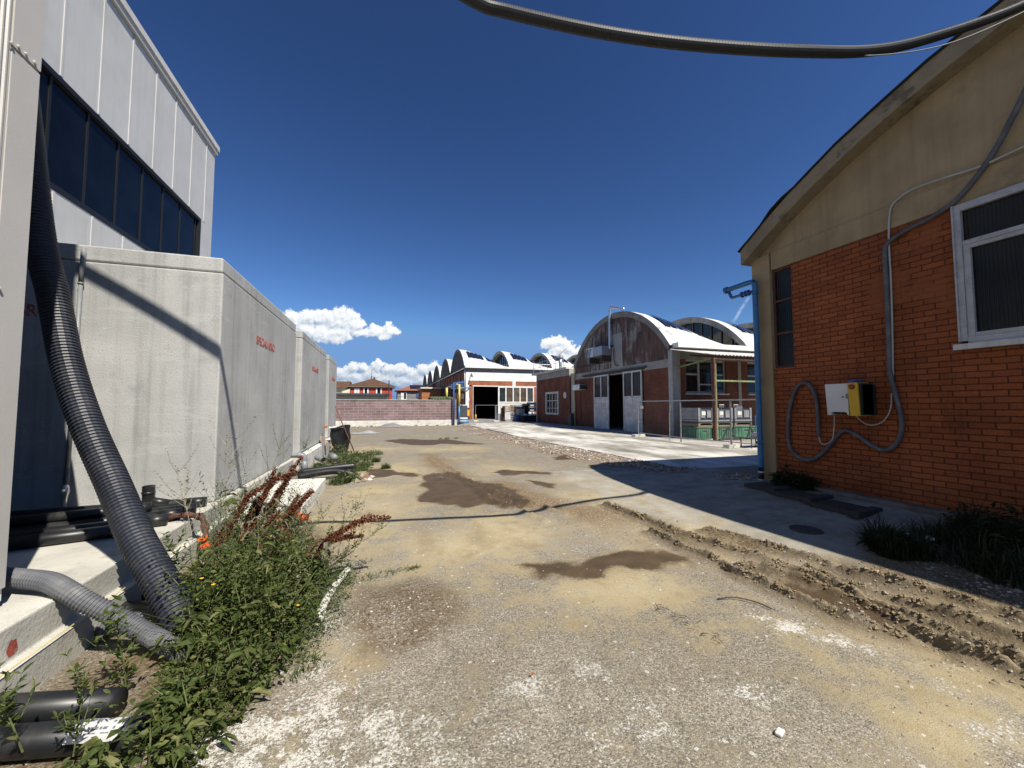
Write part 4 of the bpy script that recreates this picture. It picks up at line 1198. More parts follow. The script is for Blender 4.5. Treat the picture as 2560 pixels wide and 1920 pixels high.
# ------------------------------------------------------------------ conoid shell roofs used by the brick halls
def shell(parent, x0, L, y0, y1, ze, zt, glazed, panels=True, over=.25, mat=M_ROOFW, gable=None, nseg=26, base=5.35):
    """one shell: an arch facing -X whose surface runs down in straight lines to the eave level at x0+L"""
    yc, half = (y0 + y1) / 2, (y1 - y0) / 2
    az = lambda y: arch_z(y, yc, half, ze, zt)

    def surf(x, y, up=0.0):
        t_ = min(1, max(0, (x - x0) / L))
        return (x, y, ze + (az(y) - ze) * (1 - t_ ** 1.7) + up)
    r = MB().grid(lambda u, v_: surf(x0 - over + u * (L + over), y0 + v_ * (y1 - y0), .12 if u * (L + over) > over else .12), 16, nseg)
    # visible thickness of the shell at the arch
    pts = [(y0 + (y1 - y0) * i / nseg) for i in range(nseg + 1)]
    cx = yc
    th = .22
    inner = []
    for y in pts:
        z = az(y)
        dy, dz = y - yc, z - (zt - ((half * half + (zt - ze) ** 2) / (2 * (zt - ze))))
        l = math.hypot(dy, dz)
        inner.append((y - dy / l * th, max(z - dz / l * th, ze - .12)))
    rf = r.build('roof', mat, parent, True)
    f = MB()
    for i in range(nseg):
        a, b = (pts[i], az(pts[i]) + .115), (pts[i + 1], az(pts[i + 1]) + .115)
        c, d = inner[i + 1], inner[i]
        f.add([(x0 - over, *a), (x0 - over, *b), (x0 - over, *c), (x0 - over, *d), (x0 + .3, *c), (x0 + .3, *d)], [(0, 1, 2, 3), (3, 2, 4, 5)])
    f.build('arch_rim', M_RIM, parent)
    if gable is not None:
        poly = [(pts[0], base), (pts[-1], base)] + [(y, az(y) + .02) for y in pts[::-1]]
        MB().prism(poly, 'x', x0, x0 + .2).build('gable', gable, parent)
    if glazed:
        poly = [(pts[0], ze - .1), (pts[-1], ze - .1)] + [(y, az(y) + .02) for y in pts[::-1]]
        MB().prism(poly, 'x', x0 + .24, x0 + .3).build('pane', M_GLASS, parent)
        fr = MB()
        n = max(6, int(2 * half / .75))
        for i in range(1, n):
            y = y0 + (y1 - y0) * i / n
            fr.box(x0 + .18, x0 + .235, y - .03, y + .03, ze - .05, az(y) - .05)
        fr.box(x0 + .17, x0 + .23, y0 + .3, y1 - .3, ze + .2, ze + .26)
        fr.build('lunette_frame', M_IRON, parent)
    if panels:
        for g0 in (.10, .52):
            for i in range(4):
                t0, t1 = g0 + i * .088, g0 + i * .088 + .078
                ya, yb = yc - half * .50, yc - half * .80
                p_ = MB().grid(lambda u, v_: surf(x0 + L * (t0 + (t1 - t0) * u), ya + (yb - ya) * v_, .20), 2, 6)
                p_.build('solar_panel', M_PANEL, parent)


# ------------------------------------------------------------------ middle: brick hall with the stained arched gable
def middle_hall():
    X, Y0, Y1 = 13.6, 16.2, 26.8
    ZE, ZT = 4.45, 7.20
    t = thing('vaulted_hall', 'brick hall with a black stained arched gable and white sliding doors', 'building', (X, 21.5, 0))
    w = MB()
    w.box(X + .02, X + .3, Y0 + .02, 18.58, -.1, 3.48).box(X + .02, X + .3, 23.86, Y1 - .02, -.1, 3.48)
    w.box(14.05, 14.42, Y0 + .02, Y0 + .3, -.1, 3.88).box(14.42, 17.0, Y0 + .02, Y0 + .3, -.1, 2.18).box(17.0, 17.80, Y0 + .02, Y0 + .3, -.1, 3.88)
    w.box(18.0, 18.47, Y0 + .02, Y0 + .3, -.1, 3.88).box(18.47, 21.0, Y0 + .02, Y0 + .3, -.1, 2.18).box(21.0, 30, Y0 + .02, Y0 + .3, -.1, 3.88)
    w.box(X + .5, 30, Y1 - .3, Y1 - .02, -.1, 4.3).box(29.7, 30, Y0 + .31, Y1 - .31, -.1, 4.3)
    w.build('wall', M_BRICK, t)
    c = MB().box(X, X + .30, Y0 + .28, Y1 - .02, 3.485, 3.90)
    c.box(14.05, 30, Y0 + .01, Y0 + .3, 3.885, 4.42)
    c.build('lintel', M_PLASTER, t)
    for q in ((X - .03, 14.045, Y0 - .02, Y0 + .275, -.1, 4.42), (X - .03, X + .3, Y1 - .01, Y1 + .62, -.1, 4.0), (17.805, 17.995, Y0 - .0, Y0 + .3, -.1, 3.88)): MB().box(*q).build('pilaster', M_PILAST, t)
    shell(t, X, 5.3, Y0, Y1, ZE, ZT, False, True, .12, gable=M_GABLE, base=3.903)
    shell(t, X + 5.3, 5.3, Y0, Y1, ZE, ZT, True, True, .25)
    shell(t, X + 10.6, 5.3, Y0, Y1, ZE, ZT, True, False, .25)
    MB().box(X + .03, 30, Y0 - .42, Y0 + .02, 4.425, 4.66).build('eave', M_WHITE, t)
    MB().box(X + .31, 29.6, Y0 + .35, Y1 - .35, 4.2, 4.25).build('ceiling', M_DARK, t)
    # side windows
    for x0, x1 in ((14.42, 17.0), (18.47, 21.0)):
        f = MB()
        f.box(x0, x0 + .08, Y0 + .10, Y0 + .2, 2.19, 3.88).box(x1 - .08, x1, Y0 + .10, Y0 + .2, 2.19, 3.88).box(x0 + .08, x1 - .08, Y0 + .10, Y0 + .2, 3.80, 3.88).box(x0 + .08, x1 - .08, Y0 + .10, Y0 + .2, 2.19, 2.27)
        for xm in (x0 + .87, x0 + 1.75): f.box(xm - .05, xm + .05, Y0 + .09, Y0 + .2, 2.272, 3.798)
        f.box(x0 + .082, x0 + .818, Y0 + .11, Y0 + .2, 3.10, 3.18).box(x0 + 1.802, x1 - .082, Y0 + .11, Y0 + .2, 3.10, 3.18).box(x0 + .922, x0 + 1.698, Y0 + .11, Y0 + .2, 2.60, 2.66)
        f = f.build('window', M_FRAME, t)
        MB().box(x0 + .05, x1 - .05, Y0 + .15, Y0 + .16, 2.23, 3.84).build('pane', M_GLASS, f)
        MB().box(x0 - .08, x1 + .08, Y0 - .10, Y0 + .015, 2.10, 2.17).build('sill', M_WHITED, f)
    # sliding doors on a rail
    MB().box(X - .13, X - .02, 18.2, 25.5, 3.62, 3.70).box(X - .03, X + .02, 18.4, 25.3, 3.55, 3.60).build('door_rail', M_IRON, t)
    for (y0, y1) in ((22.0, 23.86), (18.58, 20.38)):
        d = MB()
        xa, xb = X - .10, X - .04
        ym = (y0 + y1) / 2
        d.box(xa, xb, y0, y0 + .10, .04, 3.55).box(xa, xb, y1 - .10, y1, .04, 3.55).box(xa, xb, ym - .05, ym + .05, .04, 3.45).box(xa, xb, y0 + .1, y1 - .1, 3.45, 3.55).box(xa, xb, y0 + .1, y1 - .1, 2.02, 2.10)
        for s0, s1 in ((y0 + .1, ym - .05), (ym + .05, y1 - .1)):
            for i in range(6): d.box(xa + .015, xb, s0, s1, .05 + i * .328, .05 + i * .328 + .322)
        d = d.build('sliding_door', M_WHITED, t)
        MB().box(xa + .03, xa + .04, y0 + .05, y1 - .05, 2.06, 3.50).build('pane', M_RGLASS, d)
    return t


middle_hall()
fl = thing('flue_pipe', 'bright steel flue with a crooked top on the stained gable', 'flue', (13.42, 21.55, 4.9))
MB().tube(spline([(13.40, 21.6, 5.1), (13.40, 21.58, 6.0), (13.40, 21.55, 7.45), (13.40, 21.50, 7.62), (13.40, 21.3, 7.68), (13.40, 20.0, 7.26)], .05), .075, 12).build('tube', M_STEEL, fl, True)
MB().box(13.36, 13.59, 21.42, 21.70, 6.75, 6.79).build('bracket', M_IRON, fl)
MB().box(13.36, 13.59, 21.44, 21.72, 5.25, 5.30).build('bracket', M_IRON, fl)
un = thing('exhaust_unit', 'metal exhaust box with a white hood on the stained gable', 'exhaust unit', (13.2, 22.5, 4.6))
MB().box(12.85, 13.58, 21.65, 22.75, 4.72, 5.30).build('housing', M_GALV, un, bevel=.02)
MB().prism([(12.86, 4.72), (13.57, 4.72), (13.57, 5.28), (12.95, 5.28)], 'y', 22.76, 23.55).build('hood', M_GALV, un)
MB().prism([(12.84, 5.29), (13.58, 5.29), (13.58, 5.33), (12.84, 5.33)], 'y', 22.72, 23.6).prism([(12.80, 4.72), (12.85, 4.72), (12.94, 5.28), (12.89, 5.28)], 'y', 22.70, 22.98).build('hood_rim', M_WHITE, un)
MB().box(12.9, 13.58, 21.75, 21.80, 4.35, 4.70).box(12.9, 13.58, 23.3, 23.35, 4.35, 4.70).box(13.52, 13.58, 21.7, 26.3, 4.33, 4.36).build('bracket', M_IRON, un)
MB().tube(spline([(13.53, 21.35, 5.1), (13.53, 21.35, 4.4), (13.53, 21.2, 4.05), (13.53, 20.9, 4.0)], .1), .025, 8).build('drain_tube', M_IRON, un, True)
ac = thing('air_conditioner', 'small white air conditioner box on the shaded brick wall', 'air conditioner', (13.3, 25.8, 2.7))
MB().box(13.05, 13.60, 25.1, 26.2, 2.66, 3.05).build('casing', M_WHITE, ac, bevel=.02)
MB().box(13.1, 13.56, 25.02, 25.095, 2.70, 3.01).build('grille', M_IRON, ac)
MB().tube([(13.59, 25.9, 2.66), (13.59, 25.9, .5)], .018, 6).build('drain_tube', M_RUST, ac)
single(MB().tube(spline([(13.5, 27.1, 4.45), (13.50, 26.85, 4.5), (13.48, 26.68, 4.35), (13.48, 26.68, 3.6), (13.5, 26.68, .1)], .1), .035, 8), 'gas_pipe', M_YELLOW, 'thin yellowish pipe running down beside the corner pilaster', 'pipe')
single(MB().box(13.2, 13.55, 26.72, 27.2, .05, .95), 'dark_cabinet', M_GREYDK, 'small dark cabinet against the brick wall by the corner pilaster', 'cabinet', smooth=False)


def annex():
    X, Y0, Y1 = 13.45, 27.42, 34.3
    t = thing('brick_annex', 'low flat roofed brick annex with one white framed window', 'building', (X, 31, 0))
    w = MB()
    w.box(X, X + .3, Y0, 29.42, -.1, 3.86).box(X, X + .3, 32.1, Y1, -.1, 3.86).box(X, X + .3, 29.42, 32.1, -.1, .80).box(X, X + .3, 29.42, 32.1, 2.70, 3.86)
    w.box(X + .3, 20, Y1 - .3, Y1, -.1, 3.86).box(X + .31, 20, Y0, Y1 - .31, 3.7, 3.8)
    w.build('wall', M_BRICK, t)
    MB().box(X - .03, X + .12, Y1 - .12, Y1 + .03, -.1, 3.86).build('corner_post', M_WHITED, t)
    MB().box(X - .02, 20, Y0 - .01, Y1 + .02, 3.863, 4.36).build('parapet', M_PLASTER, t)
    MB().box(X - .30, 20, Y0 - .01, Y1 + .55, 4.365, 4.52).build('roof', M_WHITED, t)
    f = MB()
    f.box(X - .05, X + .1, 29.42, 29.58, .80, 2.70).box(X - .05, X + .1, 31.94, 32.1, .80, 2.70).box(X - .05, X + .1, 29.585, 31.935, 2.54, 2.70).box(X - .05, X + .1, 29.585, 31.935, .80, .94)
    f = f.build('window', M_WHITED, t)
    b = MB()
    for i in range(1, 4): b.box(X + .02, X + .06, 29.58 + i * .59 - .04, 29.58 + i * .59 + .04, .95, 2.53)
    b.box(X + .018, X + .06, 29.59, 31.93, 1.92, 2.0).box(X + .019, X + .06, 29.59, 31.93, 1.30, 1.35)
    b.build('bars', M_FRAME, f)
    MB().box(X + .07, X + .08, 29.5, 32.0, .9, 2.6).build('pane', M_GLASSB, f)


annex()
single(MB().tube([(13.44, 28.18, 2.36), (13.40, 28.18, 2.36)], .26, 24), 'wall_plate', M_WHITED, 'pale round plate on the brick annex wall', 'plate', smooth=False)
rl = MB()
ra, rb = 34.75, 28.2
for z in (5.45, 5.0): rl.tube([(13.3, ra, z), (13.3, rb, z)], .022, 6).tube([(13.3, ra, z), (16.5, ra, z)], .022, 6)
for y in (34.75, 33.1, 31.45, 29.7, 28.2): rl.tube([(13.3, y, 4.5), (13.3, y, 5.45)], .022, 6)
for x in (14.4, 15.5, 16.5): rl.tube([(x, ra, 4.5), (x, ra, 5.45)], .022, 6)
rl.tube([(13.3, 29.7, 5.45), (13.3, 27.6, 5.95)], .022, 6)
tag(rl.build('roof_railing', M_GALV), 'grey tubular railing along the flat roof edge of the annex', 'railing')
cv_ = thing('roof_vent', 'small steel chimney vent with a cap on the annex roof', 'vent', (13.9, 30.0, 4.5))
MB().tube([(13.9, 30.0, 4.5), (13.9, 30.0, 5.5)], .15, 12).build('tube', M_GALV, cv_, True)
MB().tube([(13.9, 30.0, 5.52), (13.9, 30.0, 5.60), (13.9, 30.0, 5.8)], [.24, .22, .05], 12).build('cap', M_GALV, cv_, True)


# ------------------------------------------------------------------ canopy, temporary fence and crates beside the middle hall
def canopy():
    t = thing('metal_canopy', 'corrugated metal canopy on a rusty and green steel post', 'canopy', (15.5, 14.8, 0))
    r = MB()
    nx = 120
    r.grid(lambda u, v_: (13.45 + 8.5 * u, 16.15 - 2.75 * v_, 4.34 - .60 * v_ + .022 * math.sin(u * 8.5 / .20 * 2 * math.pi)), nx * 3, 2)
    r.build('roof', M_WHITED, t, True)
    MB().box(13.45, 21.9, 13.50, 13.58, 3.56, 3.66).box(13.45, 21.9, 14.8, 14.86, 3.84, 3.92).build('purlin', M_RUST, t)
    p = MB().box(13.44, 13.52, 13.44, 13.60, 0, 3.62).build('post', M_RUST, t)
    MB().box(13.53, 13.60, 13.48, 13.56, 0, 3.36).build('post', M_GREENP, t)
    MB().box(20.5, 20.58, 13.48, 13.56, 0, 3.56).build('post', M_GREENP, t)
    MB().box(13.61, 20.49, 13.49, 13.55, 2.59, 2.66).build('cross_bar', M_GREENP, t)
    MB().bar((13.9, 16.1, 3.45), (13.55, 13.6, 3.62), .06).bar((13.6, 15.9, 3.47), (16.4, 15.6, 3.95), .05).build('brace', M_GREENP, t)


canopy()


def fence_panel(a, b, legs, label, zt=1.75, sign=True):
    a, b = Vector(a), Vector(b)
    d = (b - a)
    L = d.length
    d.normalize()
    t = thing('temporary_fence', label, 'fence panel', (*((a + b) / 2).xy, .05), 'temporary mesh fence panels')
    f = MB()
    at = lambda s, z: (a.x + d.x * s, a.y + d.y * s, z)
    f.tube([at(0, .07), at(0, zt)], .021, 8).tube([at(L, .07), at(L, zt)], .021, 8).tube([at(0, zt), at(L, zt)], .021, 8).tube([at(0, .25), at(L, .25)], .018, 8)
    for s in legs: f.tube([at(s, .06), at(s + .02, 1.2), at(s + .10, zt - .2)], .018, 8)
    f.build('frame', M_GALV, t)
    w = MB()
    n = int(L / .09)
    for i in range(1, n):
        w.box(*sorted((at(L * i / n, 0)[0] - .002, at(L * i / n, 0)[0] + .002)), at(L * i / n, 0)[1] - .002, at(L * i / n, 0)[1] + .002, .26, zt)
    for j in range(1, 7): w.bar(at(0, .25 + j * (zt - .25) / 7), at(L, .25 + j * (zt - .25) / 7), .004)
    w.build('wire_mesh', M_IRON, t)
    if sign:
        c = Vector(at(.35, zt - .28))
        MB().obox(c + Vector((-.03, 0, 0)), d * .11, Vector((0, 0, .065)), d.cross(Vector((0, 0, 1))) * .004).build('sign_plate', M_PAPER, t)
    return t


def fence_foot(x, y, ang, label):
    u = Vector((math.cos(ang), math.sin(ang), 0))
    v_ = Vector((-u.y, u.x, 0))
    poly = [(-.36, .045), (.36, .045), (.31, .175), (.08, .175), (.05, .12), (-.05, .12), (-.08, .175), (-.31, .175)]
    mb = MB()
    n = len(poly)
    vs = [Vector((x, y, 0)) + u * p[0] + v_ * s * .12 + Vector((0, 0, p[1])) for s in (-1, 1) for p in poly]
    mb.add(vs, [tuple(range(n)), tuple(range(2 * n - 1, n - 1, -1))] + [(i, n + i, n + (i + 1) % n, (i + 1) % n) for i in range(n)])
    tag(mb.build('concrete_weight', M_CONC2, bevel=.01), label, 'fence foot', 'concrete feet of the mesh fence')


fence_panel((11.62, 16.3, 0), (11.50, 13.3, 0), [2.3], 'mesh fence panel in front of the white sliding door and brick wall')
fence_panel((11.50, 13.28, 0), (11.77, 11.1, 0), [], 'mesh fence panel in front of the green bins and grey crates', sign=False)
fence_panel((11.78, 11.08, 0), (12.1, 8.2, 0), [], 'mesh fence panel mostly hidden behind the blue pipe')
fence_foot(11.62, 16.3, .2, 'concrete fence foot before the white sliding door')
fence_foot(11.78, 11.1, .25, 'concrete fence foot nearest the blue pipe')


def crate(x0, x1, label):
    y0, y1 = 14.3, 15.35
    t = thing('pallet_crate', label, 'crate', ((x0 + x1) / 2, (y0 + y1) / 2, .73), 'grey plastic pallet crates on the green bins')
    b = MB()
    b.box(x0 + .03, x1 - .03, y0 + .03, y1 - .03, .92, 1.40)
    b.box(x0, x1, y0, y1, .745, .83)
    b.build('body', M_GREYDK, t)
    f = MB()
    f.box(x0, x0 + .11, y0 - .01, y1, .92, 1.445).box(x1 - .11, x1, y0 - .01, y1, .92, 1.445)
    xm = (x0 + x1) / 2
    f.box(x0 + .15, xm - .06, y0 - .005, y0 + .028, 1.0, 1.32).box(xm + .06, x1 - .15, y0 - .005, y0 + .028, 1.0, 1.32)
    f.box(x0 - .005, x1 + .005, y0 - .012, y1, .835, .895)
    f.box(x0, x0 + .16, y0 - .005, y0 + .1, .73, .744).box(x1 - .16, x1, y0 - .005, y0 + .1, .73, .744)
    for y in (14.55, 14.8, 15.05): f.box(x0 - .005, x0 + .028, y, y + .2, 1.0, 1.34)
    f.build('frame', M_GREYBOX, t)
    MB().box(x0 + .20, x0 + .40, y0 - .012, y0 - .007, 1.12, 1.28).build('paper_label', M_PAPER, t)
    MB().box(x0 - .0, x1 + .0, y0, y1, .60, .66).box(x0, x0 + .1, y0, y1, .66, .728).box(x1 - .1, x1, y0, y1, .66, .728).build('pallet', M_WOOD, t)


crate(13.34, 14.20, 'grey pallet crate left of the green canopy post')
crate(14.36, 15.30, 'grey pallet crate just right of the green canopy post')
crate(15.42, 16.44, 'grey pallet crate farthest right, by the blue handrail')


def green_bin(x0, x1, label):
    y0, y1 = 14.32, 15.3
    t = thing('green_bin', label, 'bin', ((x0 + x1) / 2, (y0 + y1) / 2, 0), 'ribbed green plastic bins on the ground')
    b = MB()
    n = 6
    prof = []
    b.prism([(x0 + .06, y0), (x1 - .06, y0), (x1, y0 + .06), (x1, y1 - .06), (x1 - .06, y1), (x0 + .06, y1), (x0, y1 - .06), (x0, y0 + .06)], 'z', .04, .54)
    for i in range(8):
        x = x0 + .1 + i * (x1 - x0 - .2) / 7
        if abs(i - 3.5) > 1: b.box(x - .02, x + .02, y0 - .02, y0 + .01, .04, .53)
    for i in range(6):
        y = y0 + .12 + i * .15
        b.box(x0 - .02, x0 + .01, y - .02, y + .02, .04, .53)
    b.box(x0 + .05, x0 + .2, y0 + .02, y1, 0, .04).box(x1 - .2, x1 - .05, y0 + .02, y1, 0, .04)
    b.build('body', M_GREENBIN, t, bevel=.012)
    MB().box(x0 - .025, x1 + .025, y0 - .03, y1 + .02, .542, .585).build('rim', M_GREENBIN, t, bevel=.012)
    MB().box((x0 + x1) / 2 - .15, (x0 + x1) / 2 + .15, y0 - .012, y0 - .002, .38, .44).build('handle', M_GREYDK, t)


green_bin(13.27, 14.12, 'green plastic bin at the corner, left of the canopy post')
green_bin(14.34, 15.26, 'middle green plastic bin, right of the canopy post')
green_bin(15.38, 16.9, 'widest green plastic bin, behind the low bench')
hr = MB().tube([(16.43, 14.1, .05), (16.42, 14.1, 1.07)], .025, 8).tube([(16.42, 14.1, 1.06), (17.6, 13.3, .82)], .02, 8).tube([(17.6, 13.3, .05), (17.6, 13.3, .82)], .025, 8)
tag(hr.build('handrail', M_BLUE), 'blue tubular handrail beside the grey crates', 'handrail')
bn = thing('work_bench', 'low dark steel bench with a grey block on it, by the fence', 'bench', (12.8, 10.9, .045))
MB().box(12.25, 13.6, 10.7, 11.2, .36, .40).build('top', M_IRON, bn)
for x in (12.30, 13.0, 13.55):
    MB().box(x - .015, x + .015, 11.15, 11.18, .045, .36).box(x - .015, x + .015, 10.72, 10.75, .045, .36).build('leg', M_IRON, bn)
tag(MB().prism([(12.75, .402), (13.6, .402), (13.55, .58), (12.85, .58)], 'y', 10.75, 11.15).build('metal_block', M_GREYBOX, bevel=.02), 'grey ridged block lying on the low bench', 'block')
jk = MB().bar((13.9, 13.6, .03), (14.4, 13.7, .60), .05).bar((14.75, 13.6, .03), (14.4, 13.7, .60), .05).bar((13.7, 13.55, .05), (14.9, 13.6, .12), .12).bar((15.3, 13.6, .03), (15.55, 13.6, .6), .04).bar((15.55, 13.6, .6), (15.8, 13.6, .04), .04)
tag(jk.build('trestle', M_IRON), 'dark folded steel trestles leaning before the green bins', 'trestle')
for x, lab in ((14.56, 'small white sign card above the middle grey crate'), (15.40, 'small white sign card above the right grey crate')):
    sg = thing('sign_card', lab, 'sign', (x + .1, 14.31, 1.40))
    MB().box(x, x + .27, 14.31, 14.32, 1.47, 1.60).build('card', M_PAPER, sg)
    MB().box(x + .04, x + .23, 14.304, 14.308, 1.515, 1.555).build('print', M_GREYDK, sg)
    MB().box(x + .12, x + .14, 14.322, 14.335, 1.30, 1.60).build('stick', M_WOOD, sg)


# ------------------------------------------------------------------ far: white and brick hall with four rows of shells
def far_hall():
    XS, YF = 8.2, 41.5
    t = thing('shell_roof_hall', 'far brick and white hall with a row of arched shell roofs', 'building', (XS, YF, 0))
    w = MB()
    w.box(8.52, 8.93, YF, YF + .3, -.1, 3.60).box(8.52, 30, YF + .002, YF + .3, 3.70, 4.20).box(15.95, 30, YF, YF + .3, -.1, 3.60)
    w.box(XS, XS + .3, YF + .31, 82, -.1, 5.5)
    w.build('wall', M_BRICKS, t)
    wb = MB().box(XS - .02, 30, YF - .03, YF + .3, 4.205, 5.13).box(XS - .03, 8.515, YF - .03, YF + .3, -.1, 4.20).box(13.39, 13.75, YF - .025, YF + .001, 3.70, 4.20)
    wb.build('band', M_WHITE, t)
    MB().box(XS, 30, YF + .1, YF + .3, 5.135, 5.55).build('soffit', M_PLASTER, t)
    MB().box(XS - .15, 30, YF - .35, YF + .3, 5.57, 5.78).build('eave', M_WHITE, t)
    MB().box(8.9, 30, YF - .06, YF + .2, 3.605, 3.695).build('door_rail', M_WHITE, t)
    f = MB()
    f.box(11.75, 11.90, YF - .05, YF + .1, .05, 3.60)
    for x in (12.63, 13.47, 14.27, 15.07, 15.86): f.box(x - .06, x + .06, YF - .05, YF + .1, 1.97, 3.55)
    f.box(11.9, 15.92, YF - .049, YF + .1, 3.50, 3.60).box(11.9, 15.92, YF - .049, YF + .1, 1.86, 1.97)
    f = f.build('sliding_door', M_WHITE, t)
    MB().box(11.9, 15.92, YF - .02, YF + .08, .05, 1.855).build('lower_panel', M_WHITED, f)
    cols = [(.03, .04, .04), (.10, .075, .055), (.11, .10, .08), (.10, .068, .045), (.06, .07, .07)]
    for i, (a, b) in enumerate(zip((11.9, 12.69, 13.53, 14.33, 15.13), (12.57, 13.41, 14.21, 15.01, 15.80))):
        MB().box(a, b, YF, YF + .02, 1.975, 3.495).build('pane', glass('door_glass', cols[i], .15), f)
    MB().box(8.94, 9.0, YF - .04, YF + .1, .05, 3.60).build('door_frame', M_WHITED, t)
    MB().box(16.2, 16.3, YF + .3, 82, -.1, 5.5).box(8.51, 16.2, 52, 52.2, -.1, 5.5).box(8.51, 30, YF + .31, 82, 5.30, 5.35).build('inner_wall', M_DARK, t)
    # gables, glazing between, shells
    for k_ in range(5):
        y0 = 42.0 + k_ * 9.95
        for j in range(4 if k_ == 0 else 1):
            shell(t, XS + j * 5.24, 5.24, y0, y0 + 9.6, 5.75, 8.10, j > 0, k_ == 0, .10 if j == 0 else .25, gable=M_PLASTD if j == 0 else None, nseg=18)
    sd = MB()
    for k_ in range(16):
        y = 42.6 + k_ * 2.45
        sd.box(XS - .05, XS - .002, y, y + 1.9, 2.3, 4.3)
    sd = sd.build('side_window', M_GLASS, t)
    mb = MB()
    for k_ in range(17): mb.box(XS - .06, XS, 42.05 + k_ * 2.45, 42.45 + k_ * 2.45, 0, 5.45)
    mb.build('side_pilaster', M_PLASTD, t)
    MB().tube([(XS - .12, 41.7, 5.54), (XS - .12, 82, 5.40)], .07, 8).tube([(XS - .12, 41.6, 5.54), (XS - .12, 41.6, 3.02)], .06, 8).build('gutter', M_WHITED, t, True)
    MB().tube([(8.75, YF - .1, 5.0), (8.75, YF - .45, 4.75)], .04, 6).tube([(8.72, YF - .45, 4.78), (8.72, YF - .6, 4.6)], .08, 8).build('wall_lamp', M_IRON, t, True)
    MB().box(8.25, 8.55, YF - .06, YF - .035, 2.05, 2.35).build('notice', M_PAPER, t)


far_hall()

# gas pipes by the end of the block wall
gp = thing('pipe_gantry', 'blue and yellow pipe gantry standing at the end of the block wall', 'pipes', (5.4, 31.0, 0))
MB().tube([(5.16, 30.95, .0), (5.16, 30.95, 3.37), (5.96, 30.95, 3.37), (5.97, 31.6, 3.37)], .07, 10).build('blue_post', M_BLUED, gp, True)
MB().tube([(5.59, 31.0, 1.50), (5.59, 31.0, .02)], .075, 10).tube([(4.9, 31.05, 2.98), (6.5, 31.05, 2.95), (8.1, 41.4, 3.0)], .05, 8).build('blue_pipe', M_BLUE, gp, True)
MB().tube([(5.59, 31.0, 3.24), (5.59, 31.0, 1.50)], .078, 10).tube([(4.79, 32.3, 3.0), (4.79, 32.3, 2.05)], .09, 10).build('yellow_pipe', M_YELLOW, gp, True)
MB().tube([(4.6, 31.4, 3.0), (4.9, 31.2, 3.02), (5.2, 31.0, 3.1), (5.5, 31.0, 3.25)], .045, 8).tube([(5.30, 30.95, 3.2), (5.46, 30.95, 3.2)], .09, 10).build('valve', M_GALV, gp, True)
lw = MB().tube([(5.7, 31.6, .20), (6.5, 31.6, .22)], .10, 10).tube([(5.7, 31.6, .42), (6.4, 31.6, .42)], .07, 10)
tag(lw.build('blue_pipes_low', M_BLUE, smooth=True), 'pair of low blue pipes on the ground behind the gantry', 'pipes')
mbx = thing('yellow_box', 'small yellow and black box on a post by the hall corner', 'box', (6.9, 34.5, 0))
MB().box(6.70, 7.10, 34.35, 34.7, .62, 1.22).build('casing', M_YELLOWB, mbx, bevel=.03)
MB().box(6.62, 7.18, 34.32, 34.72, 1.225, 1.36).box(6.66, 7.14, 34.36, 34.7, .3, .615).build('cap', M_GREYDK, mbx)
MB().tube([(6.9, 34.5, 0), (6.9, 34.5, .3)], .04, 8).build('post', M_IRON, mbx)
single(MB().tube([(9.15, 41.0, 0), (9.15, 41.0, .55), (9.15, 41.0, .62)], [.09, .09, .04], 10), 'bollard', M_YELLOWB, 'small yellow bollard at the dark hall door', 'bollard')
nb = MB().box(6.05, 6.55, 33.0, 33.3, .5, 1.45)
nbt = thing('meter_cabinet', 'dark cabinet with a white base behind the yellow pipe', 'cabinet', (6.3, 33.1, 0))
MB().box(5.95, 6.65, 33.0, 33.4, .55, 1.55).build('door', M_GREYDK, nbt)
MB().box(5.93, 6.67, 32.99, 33.41, .05, .545).box(5.93, 6.67, 32.99, 33.41, 1.555, 1.62).build('casing', M_WHITE, nbt)

# block wall
bw = thing('block_wall', 'long low pinkish split block wall closing the far end of the yard', 'wall', (.5, 31.2, 0))
MB().box(-12, 5.47, 31.2, 31.42, .43, 1.95).build('blocks', M_BLOCK, bw)
MB().box(-12, 5.49, 31.13, 31.45, -.1, .425).build('footing', M_WHITEC, bw, bevel=.02)
MB().box(-12, 5.50, 31.17, 31.45, 1.953, 2.0).build('coping', M_CONC2, bw)
single(MB().tube([(-3.0, 31.9, 2.33), (-2.9, 31.9, 2.33)], .07, 8).tube([(-2.95, 31.9, 2.32), (3.0, 31.9, 2.19), (5.4, 31.9, 2.2)], .015, 6), 'wire', M_IRON, 'dark wire strung just above the block wall', 'wire')


# ------------------------------------------------------------------ houses beyond the wall
def hip_roof(mb, x0, x1, y0, y1, ze, zr, over=.5):
    x0, x1, y0, y1 = x0 - over, x1 + over, y0 - over, y1 + over
    cx0, cx1, cy = x0 + (y1 - y0) / 2, x1 - (y1 - y0) / 2, (y0 + y1) / 2
    if cx0 > cx1: cx0 = cx1 = (x0 + x1) / 2
    mb.add([(x0, y0, ze), (x1, y0, ze), (x1, y1, ze), (x0, y1, ze), (cx0, cy, zr), (cx1, cy, zr)], [(0, 1, 5, 4), (1, 2, 5), (2, 3, 4, 5), (3, 0, 4), (3, 2, 1, 0)])


